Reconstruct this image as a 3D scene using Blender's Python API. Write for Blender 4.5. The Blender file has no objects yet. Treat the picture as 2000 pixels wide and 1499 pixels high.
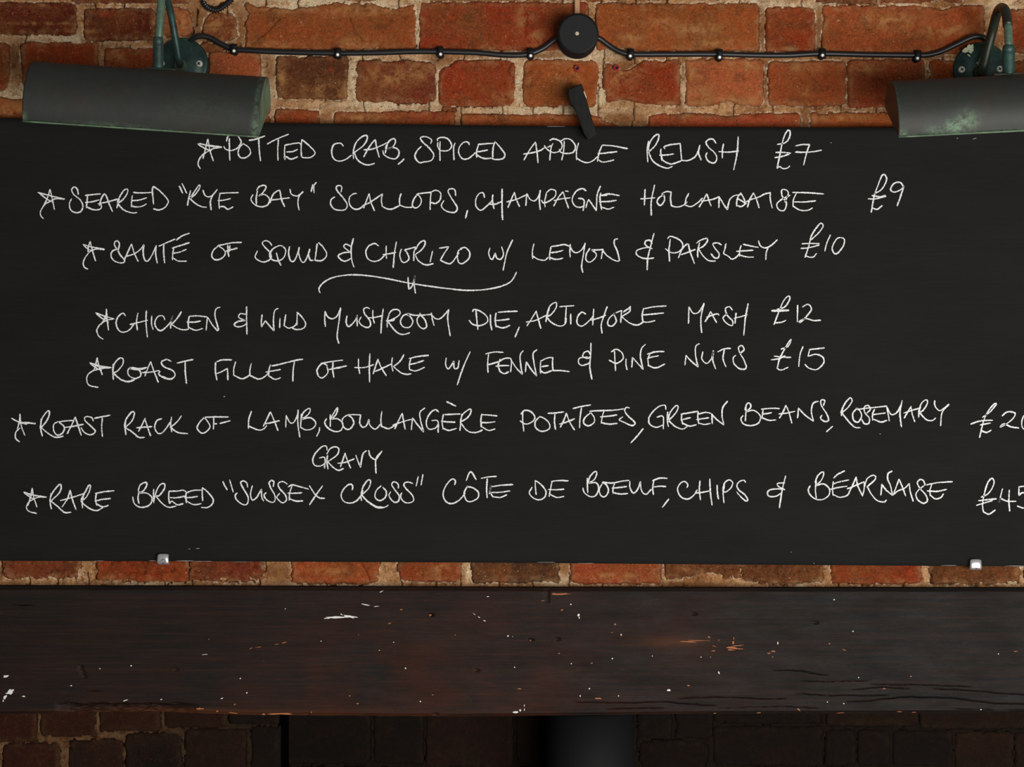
import bpy, math, random
import numpy as np
from mathutils import Vector, Matrix

# ------------------------------------------------------------------ camera, world, light, exposure
S = 0.00068            # metres per photo pixel on the brick face (y = 0)
D = 2.6                # camera distance from the brick face
ZC = 1.55              # eye height
sc = bpy.context.scene
cam_d = bpy.data.cameras.new('camera'); cam = bpy.data.objects.new('camera', cam_d)
sc.collection.objects.link(cam); sc.camera = cam
cam.location = (0, -D, ZC); cam.rotation_euler = (math.pi/2, 0, 0)
cam_d.sensor_width = 36; cam_d.lens = 36*D/(2000*S); cam_d.clip_start = 0.05
w = bpy.data.worlds.new('room_light'); sc.world = w; w.use_nodes = True
w.node_tree.nodes['Background'].inputs[0].default_value = (1.0, 0.97, 0.93, 1)
w.node_tree.nodes['Background'].inputs[1].default_value = 0.13
def area(name, loc, target, size, sy, power, col):
    l = bpy.data.lights.new(name, 'AREA'); l.shape = 'RECTANGLE'; l.size = size; l.size_y = sy
    l.energy = power; l.color = col
    o = bpy.data.objects.new(name, l); sc.collection.objects.link(o); o.location = loc
    o.rotation_euler = (Vector(target)-Vector(loc)).to_track_quat('-Z', 'Y').to_euler(); return o
area('window_light', (1.35, -2.8, 0.95), (0.15, 0, 1.7), 2.3, 1.3, 112, (1.0, 0.975, 0.94))
sc.view_settings.view_transform = 'Standard'; sc.view_settings.look = 'None'
sc.view_settings.exposure = 0.0; sc.view_settings.gamma = 1.0

# ------------------------------------------------------------------ helpers
C = sc.collection
def P(px, py, y=0.0):
    s = S*(D+y)/D
    return Vector(((px-1000)*s, y, ZC-(py-749.5)*s))
def hash2(ix, iy, seed):
    h = (ix.astype(np.int64)*374761393 + iy.astype(np.int64)*668265263 + seed*1442695041) & 0xffffffff
    h = ((h ^ (h >> 13))*1274126177) & 0xffffffff
    return ((h ^ (h >> 16)) & 0xffff)/65535.0
def vn(x, y, seed=0):
    ix = np.floor(x); iy = np.floor(y); fx = x-ix; fy = y-iy
    fx = fx*fx*(3-2*fx); fy = fy*fy*(3-2*fy)
    a = hash2(ix, iy, seed); b = hash2(ix+1, iy, seed); c = hash2(ix, iy+1, seed); d = hash2(ix+1, iy+1, seed)
    return (a*(1-fx)+b*fx)*(1-fy)+(c*(1-fx)+d*fx)*fy
def fbm(x, y, seed=0, o=3):
    r = np.zeros_like(x, dtype=float); a = 0.5; t = 0
    for k in range(o):
        r += a*vn(x*2**k, y*2**k, seed+k*17); t += a; a *= 0.55
    return r/t*2-1                                  # -1..1
def sstep(a, b, x):
    t = np.clip((x-a)/(b-a), 0, 1); return t*t*(3-2*t)
def obj(name, verts, faces, mat, parent=None, smooth=True, col=None):
    me = bpy.data.meshes.new(name); me.from_pydata([tuple(v) for v in verts], [], faces); me.update()
    return objm(name, me, mat, parent, smooth, col)
def objm(name, me, mat, parent=None, smooth=True, col=None):
    if smooth: me.polygons.foreach_set('use_smooth', [True]*len(me.polygons))
    if mat: me.materials.append(mat)
    o = bpy.data.objects.new(name, me); C.objects.link(o)
    if parent: o.parent = parent; o.matrix_parent_inverse = Matrix.Translation(-parent.location)
    if col: o.color = (*col, 1)
    return o
def empty(name, loc):
    o = bpy.data.objects.new(name, None); C.objects.link(o); o.location = loc; o.empty_display_size = .05; return o
def tag(o, label=None, cat=None, group=None, kind=None):
    for k, v in (('label', label), ('category', cat), ('group', group), ('kind', kind)):
        if v: o[k] = v
    return o
def grid_mesh(name, X, Y, Z, attrs={}):
    r, c = X.shape
    co = np.stack([X, Y, Z], -1).reshape(-1, 3).astype(np.float32)
    i = np.arange(r*c).reshape(r, c)
    q = np.stack([i[:-1, :-1], i[:-1, 1:], i[1:, 1:], i[1:, :-1]], -1).reshape(-1, 4)
    me = bpy.data.meshes.new(name)
    me.vertices.add(len(co)); me.vertices.foreach_set('co', co.ravel())
    me.loops.add(q.size); me.loops.foreach_set('vertex_index', q.ravel().astype(np.int32))
    me.polygons.add(len(q)); me.polygons.foreach_set('loop_start', np.arange(0, q.size, 4, dtype=np.int32))
    me.update(calc_edges=True)
    for k, v in attrs.items():
        a = me.attributes.new(k, 'FLOAT', 'POINT'); a.data.foreach_set('value', v.ravel().astype(np.float32))
    return me
def catmull(pts, step):
    pts = [Vector(p) for p in pts]
    if len(pts) < 3:
        n = max(1, int((pts[-1]-pts[0]).length/step)); return [pts[0].lerp(pts[-1], i/n) for i in range(n+1)]
    e = [pts[0]*2-pts[1]]+pts+[pts[-1]*2-pts[-2]]; out = [pts[0]]
    for i in range(1, len(e)-2):
        p0, p1, p2, p3 = e[i-1:i+3]; n = max(1, int((p2-p1).length/step))
        for k in range(1, n+1):
            t = k/n
            out.append(0.5*((2*p1)+(p2-p0)*t+(2*p0-5*p1+4*p2-p3)*t*t+(3*p1-p0-3*p2+p3)*t**3))
    return out
def tube(pts, rad, seg=14):
    V, F = [], []; n = len(pts); up = Vector((0.3, 0.2, 1)).normalized()
    for i, p in enumerate(pts):
        t = (pts[min(i+1, n-1)]-pts[max(i-1, 0)]).normalized()
        a = t.cross(up); a = a.normalized() if a.length > 1e-4 else Vector((1, 0, 0)); b = t.cross(a).normalized()
        if i == 0: pa = a
        else:
            a = (pa-t*pa.dot(t)).normalized(); b = t.cross(a); pa = a
        r = rad(i/(n-1)) if callable(rad) else rad
        for k in range(seg):
            th = 2*math.pi*k/seg; V.append(p+a*math.cos(th)*r+b*math.sin(th)*r)
    for i in range(n-1):
        for k in range(seg):
            F.append((i*seg+k, i*seg+(k+1) % seg, (i+1)*seg+(k+1) % seg, (i+1)*seg+k))
    F.append(tuple(range(seg-1, -1, -1))); F.append(tuple((n-1)*seg+k for k in range(seg)))
    return V, F
def lathe_y(prof, c, seg=40):                      # prof: (radius, y) pairs; axis along Y
    V, F = [], []; n = len(prof)
    for r, y in prof:
        for k in range(seg):
            th = 2*math.pi*k/seg; V.append((c[0]+r*math.cos(th), y, c[2]+r*math.sin(th)))
    for i in range(n-1):
        for k in range(seg): F.append((i*seg+k, i*seg+(k+1) % seg, (i+1)*seg+(k+1) % seg, (i+1)*seg+k))
    F.append(tuple(range(seg))); F.append(tuple((n-1)*seg+k for k in range(seg-1, -1, -1)))
    return V, F
def bevel(o, wd, n=2):
    m = o.modifiers.new('bevel', 'BEVEL'); m.width = wd; m.segments = n; m.limit_method = 'ANGLE'; return o

# ------------------------------------------------------------------ materials
class MT:
    def __init__(s, name, rough=0.8, metal=0.0, spec=0.5):
        s.m = bpy.data.materials.new(name); s.m.use_nodes = True; s.n = s.m.node_tree.nodes; s.l = s.m.node_tree.links
        s.b = s.n['Principled BSDF']; s.b.inputs['Roughness'].default_value = rough
        s.b.inputs['Metallic'].default_value = metal; s.b.inputs['Specular IOR Level'].default_value = spec
        s.tc = s.n.new('ShaderNodeTexCoord'); s.geo = s.n.new('ShaderNodeNewGeometry')
    def pos(s, sx=1, sy=1, sz=1):
        m = s.n.new('ShaderNodeMapping'); m.inputs['Scale'].default_value = (sx, sy, sz)
        s.l.new(s.geo.outputs['Position'], m.inputs[0]); return m.outputs[0]
    def noise(s, scale, vec=None, detail=4, rough=0.6, dist=0.0):
        t = s.n.new('ShaderNodeTexNoise'); t.inputs['Scale'].default_value = scale; t.inputs['Detail'].default_value = detail
        t.inputs['Roughness'].default_value = rough; t.inputs['Distortion'].default_value = dist
        s.l.new(vec or s.geo.outputs['Position'], t.inputs['Vector']); return t.outputs['Fac']
    def ramp(s, fac, a, b, lo=0.0, hi=1.0):
        r = s.n.new('ShaderNodeMapRange'); r.inputs['From Min'].default_value = a; r.inputs['From Max'].default_value = b
        r.inputs['To Min'].default_value = lo; r.inputs['To Max'].default_value = hi; s.l.new(fac, r.inputs['Value']); return r.outputs[0]
    def mix(s, fac, a, b, mode='MIX'):
        m = s.n.new('ShaderNodeMix'); m.data_type = 'RGBA'; m.blend_type = mode
        for sock, v in ((m.inputs[0], fac), (m.inputs[6], a), (m.inputs[7], b)):
            if isinstance(v, (int, float)): sock.default_value = v
            elif isinstance(v, tuple): sock.default_value = (*v, 1)
            else: s.l.new(v, sock)
        return m.outputs[2]
    def math(s, op, a, b):
        m = s.n.new('ShaderNodeMath'); m.operation = op
        for sock, v in ((m.inputs[0], a), (m.inputs[1], b)):
            if isinstance(v, (int, float)): sock.default_value = v
            else: s.l.new(v, sock)
        return m.outputs[0]
    def attr(s, name):
        a = s.n.new('ShaderNodeAttribute'); a.attribute_name = name; return a.outputs['Fac']
    def color(s, c):
        if isinstance(c, tuple): s.b.inputs['Base Color'].default_value = (*c, 1)
        else: s.l.new(c, s.b.inputs['Base Color'])
        return s
    def bump(s, h, strength=0.5, dist=0.001):
        b = s.n.new('ShaderNodeBump'); b.inputs['Strength'].default_value = strength; b.inputs['Distance'].default_value = dist
        s.l.new(h, b.inputs['Height']); s.l.new(b.outputs[0], s.b.inputs['Normal']); return s
def plain(name, col, rough=0.6, metal=0.0, spec=0.5):
    return MT(name, rough, metal, spec).color(col).m

def brick_material():
    m = MT('brick_clay', 0.9, 0, 0.12)
    oi = m.n.new('ShaderNodeObjectInfo'); base = oi.outputs['Color']
    c = m.mix(m.math('MULTIPLY', m.ramp(m.noise(14, detail=5, rough=0.7), 0.42, 0.66), 0.75), base, (0.235, 0.078, 0.020))
    c = m.mix(m.math('MULTIPLY', m.ramp(m.noise(26, m.pos(1, 1, 1.6), 6, 0.75), 0.50, 0.68), 0.75), c, (0.100, 0.034, 0.012))
    c = m.mix(m.math('MULTIPLY', m.ramp(m.noise(33, m.pos(1.3, 1, 1), 5, 0.7), 0.57, 0.70), 0.6), c, (0.40, 0.060, 0.018))
    c = m.mix(m.math('MULTIPLY', m.ramp(m.noise(95, detail=7, rough=0.8, dist=0.8), 0.57, 0.70), 0.60), c, (0.55, 0.27, 0.12))
    ln = m.noise(60, m.pos(1, 1, 1.5), 6, 0.65, 1.6); ln = m.math('ABSOLUTE', m.math('SUBTRACT', ln, 0.5), 0)
    c = m.mix(m.math('MULTIPLY', m.ramp(ln, 0.0, 0.012, 1, 0), 0.35), c, (0.48, 0.20, 0.09))
    sp = m.ramp(m.noise(330, detail=2, rough=0.6), 0.71, 0.76); c = m.mix(sp, c, (0.70, 0.45, 0.28))
    pit = m.ramp(m.noise(260, detail=3, rough=0.7), 0.36, 0.28); c = m.mix(m.math('MULTIPLY', pit, 0.75), c, (0.05, 0.012, 0.005))
    fine = m.ramp(m.noise(520, detail=4, rough=0.85), 0.3, 0.7, 0.50, 1.50)
    c = m.mix(1.0, c, m.mix(1.0, (1, 1, 1), fine, 'MULTIPLY'), 'MULTIPLY')
    dust = m.math('MULTIPLY', m.attr('edge'), m.ramp(m.noise(55, detail=6, rough=0.75), 0.45, 0.62))
    c = m.mix(m.math('MULTIPLY', dust, 0.55), c, (0.46, 0.25, 0.11))
    st = m.math('MULTIPLY', m.attr('stain'), m.ramp(m.noise(70, detail=6, rough=0.75, dist=0.5), 0.42, 0.58))
    c = m.mix(m.math('MULTIPLY', st, 0.8), c, (0.50, 0.24, 0.085))
    c = m.mix(m.attr('soot_shade'), c, (0.006, 0.0045, 0.0035)); m.color(c)  # sooty tone that also carries the painted shade of the fireplace
    h = m.math('ADD', m.noise(120, detail=8, rough=0.8, dist=0.5), m.math('MULTIPLY', m.noise(500, detail=4, rough=0.8), 0.35))
    m.bump(h, 1.0, 0.0032); return m.m
def mortar_material():
    m = MT('lime_mortar', 0.95, 0, 0.1)
    c = m.mix(m.ramp(m.noise(30, detail=5, rough=0.7), 0.38, 0.62), (0.43, 0.185, 0.068), (0.80, 0.44, 0.205))
    c = m.mix(m.ramp(m.noise(90, detail=6, rough=0.75), 0.53, 0.66), c, (0.27, 0.115, 0.045))
    c = m.mix(m.ramp(m.noise(42, detail=5, rough=0.7), 0.58, 0.68), c, (0.27, 0.075, 0.025))
    lime = m.math('MULTIPLY', m.attr('lime'), m.ramp(m.noise(80, detail=6, rough=0.75), 0.36, 0.50))
    c = m.mix(lime, c, (0.98, 0.74, 0.46))
    sp = m.ramp(m.noise(210, detail=4, rough=0.7), 0.62, 0.68); c = m.mix(m.math('MULTIPLY', sp, 0.7), c, (0.98, 0.76, 0.50))
    c = m.mix(m.attr('sand'), c, m.mix(m.ramp(m.noise(70, detail=5), 0.4, 0.6), (0.36, 0.16, 0.055), (0.27, 0.10, 0.035)))
    rim = m.math('MULTIPLY', m.attr('rim'), m.ramp(m.noise(120, detail=5, rough=0.7), 0.46, 0.56)); c = m.mix(m.math('MULTIPLY', rim, 0.8), c, (1.0, 0.84, 0.62))
    c = m.mix(m.attr('crack'), c, (0.05, 0.022, 0.010))  # shade inside the cracks painted as dark colour
    pit = m.ramp(m.noise(240, detail=3, rough=0.7), 0.37, 0.30); c = m.mix(m.math('MULTIPLY', pit, 0.85), c, (0.05, 0.022, 0.010))
    fine = m.ramp(m.noise(520, detail=4, rough=0.85), 0.3, 0.7, 0.45, 1.40)
    c = m.mix(1.0, c, m.mix(1.0, (1, 1, 1), fine, 'MULTIPLY'), 'MULTIPLY')
    c = m.mix(m.attr('soot_shade'), c, (0.010, 0.007, 0.005)); m.color(c)  # sooty joints, with the fireplace shade painted in
    h = m.math('ADD', m.noise(180, detail=8, rough=0.85), m.math('MULTIPLY', m.noise(800, detail=3), 0.4))
    m.bump(h, 1.0, 0.0034); return m.m
def board_material():
    m = MT('chalkboard_paint', 0.85, 0, 0.18)
    c = m.mix(m.ramp(m.noise(9, m.pos(0.6, 1, 1.5), 5, 0.6), 0.35, 0.68), (0.0064, 0.0064, 0.0059), (0.0090, 0.0090, 0.0084))
    streak = m.ramp(m.noise(60, m.pos(0.25, 1, 6), 5, 0.7), 0.5, 0.8)
    c = m.mix(m.math('MULTIPLY', streak, 0.35), c, (0.015, 0.015, 0.014))
    m.color(c); m.bump(m.noise(300, m.pos(0.2, 1, 3), 4, 0.7), 0.25, 0.0006); return m.m
def chalk_material():
    m = MT('white_chalk', 1.0, 0, 0.05)
    n = m.noise(950, detail=2, rough=0.6)
    c = m.mix(m.ramp(n, 0.30, 0.48), (0.32, 0.32, 0.315), (0.86, 0.86, 0.85)); m.color(c)
    tr = m.n.new('ShaderNodeBsdfTransparent'); mx = m.n.new('ShaderNodeMixShader'); out = m.n['Material Output']
    m.l.new(m.ramp(m.noise(1150, detail=2, rough=0.7), 0.34, 0.41), mx.inputs[0])
    m.l.new(tr.outputs[0], mx.inputs[1]); m.l.new(m.b.outputs[0], mx.inputs[2]); m.l.new(mx.outputs[0], out.inputs[0]); return m.m
def beam_material():
    m = MT('stained_beam_wood', 0.6, 0, 0.13)
    red = m.math('MULTIPLY', m.ramp(m.noise(11, m.pos(1, 1, 1.6), 6, 0.7), 0.36, 0.62), m.attr('red'))
    c = m.mix(red, (0.0072, 0.0062, 0.0056), (0.030, 0.0080, 0.0034))
    g = m.ramp(m.noise(55, m.pos(0.12, 1, 5), 6, 0.75, 0.4), 0.45, 0.75)
    c = m.mix(m.math('MULTIPLY', g, 0.6), c, (0.036, 0.015, 0.008))
    rl = m.ramp(m.noise(90, m.pos(0.15, 1, 4), 6, 0.8, 0.5), 0.55, 0.68); c = m.mix(m.math('MULTIPLY', m.math('MULTIPLY', rl, m.attr('red')), 0.6), c, (0.075, 0.017, 0.007))
    c = m.mix(m.attr('wear_lit_edge'), c, (0.085, 0.028, 0.010))
    rub = m.ramp(m.noise(170, m.pos(0.6, 1, 1), 6, 0.85), 0.60, 0.70)
    c = m.mix(m.math('MULTIPLY', rub, 0.5), c, (0.065, 0.026, 0.014)); m.color(c)
    m.l.new(m.ramp(m.noise(40, m.pos(0.3, 1, 1), 4), 0.3, 0.7, 0.48, 0.70), m.b.inputs['Roughness'])
    m.bump(m.math('ADD', m.noise(70, m.pos(0.1, 1, 6), 6, 0.7), m.math('MULTIPLY', m.noise(300, m.pos(0.3, 1, 1), 3), 0.3)), 0.5, 0.0012); return m.m
def patina_material(name, dark, green, amount, rough=0.5, metal=0.5):
    m = MT(name, rough, metal, 0.5)
    n = m.ramp(m.noise(45, detail=6, rough=0.7), 0.45-amount*0.1, 0.75-amount*0.15)
    c = m.mix(m.math('MULTIPLY', n, amount), dark, green)
    br = m.ramp(m.noise(25, detail=4, rough=0.6), 0.55, 0.7); c = m.mix(m.math('MULTIPLY', br, 0.35), c, (0.035, 0.018, 0.010))
    pa = m.math('MULTIPLY', m.attr('patina'), m.ramp(m.noise(150, detail=6, rough=0.75, dist=0.6), 0.38, 0.58))
    c = m.mix(pa, c, (0.115, 0.19, 0.11)); m.color(c)
    m.bump(m.noise(400, detail=4, rough=0.7), 0.3, 0.0005); return m.m
MAT = dict(brick=brick_material(), mortar=mortar_material(), board=board_material(), chalk=chalk_material(), beam=beam_material(),
    shade=patina_material('aged_bronze_shade', (0.022, 0.0235, 0.0205), (0.027, 0.036, 0.029), 0.45, 0.6, 0.15),
    rose=patina_material('verdigris_metal', (0.012, 0.032, 0.030), (0.032, 0.085, 0.070), 0.9, 0.45, 0.3),
    arm=patina_material('worn_green_tube', (0.10, 0.14, 0.11), (0.20, 0.34, 0.24), 0.9, 0.28, 0.6),
    bronze=patina_material('brown_green_tube', (0.028, 0.022, 0.014), (0.03, 0.06, 0.04), 0.8, 0.4, 0.4),
    black=plain('black_plastic', (0.0045, 0.0045, 0.0050), 0.62, 0, 0.3), rubber=plain('black_cable_sheath', (0.007, 0.007, 0.008), 0.42),
    nail=plain('bright_nail_head', (0.90, 0.88, 0.85), 0.5, 0.0), screw=plain('zinc_screw', (0.75, 0.74, 0.67), 0.5, 0.1),
    brass=plain('dull_brass_screw', (0.5, 0.44, 0.33), 0.5, 0.2), dark=plain('recess_black', (0.004, 0.004, 0.004), 0.8),
    steel=plain('polished_clip_steel', (0.72, 0.72, 0.73), 0.28, 0.75), whitepaint=plain('white_paint', (0.72, 0.71, 0.66), 0.7),
    greenpaint=plain('pale_green_paint', (0.40, 0.42, 0.28), 0.7), barewood=plain('chipped_bare_wood', (0.36, 0.12, 0.045), 0.8),
    tanwood=plain('tan_conduit', (0.42, 0.24, 0.12), 0.7), red=plain('red_plastic', (0.30, 0.012, 0.012), 0.5),
    soot_shade=plain('soot_shade', (0.002, 0.0016, 0.0013), 1.0, 0, 0.0), flue=plain('matt_black_flue', (0.0065, 0.0075, 0.007), 0.7, 0, 0.15), blackwood=None, soil=plain('hearth_stone', (0.05, 0.04, 0.035), 0.9),
    dust=plain('chalk_dust', (0.30, 0.29, 0.27), 1.0))
bw = MT('black_painted_wood', 0.65, 0, 0.2)
bw.color(bw.mix(bw.ramp(bw.noise(90, bw.pos(1, 1, 0.3), 5, 0.7), 0.45, 0.7), (0.0035, 0.0038, 0.0035), (0.009, 0.0095, 0.009)))
bw.bump(bw.noise(200, bw.pos(1, 1, 0.2), 5, 0.7), 0.5, 0.0008); MAT['blackwood'] = bw.m
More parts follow.
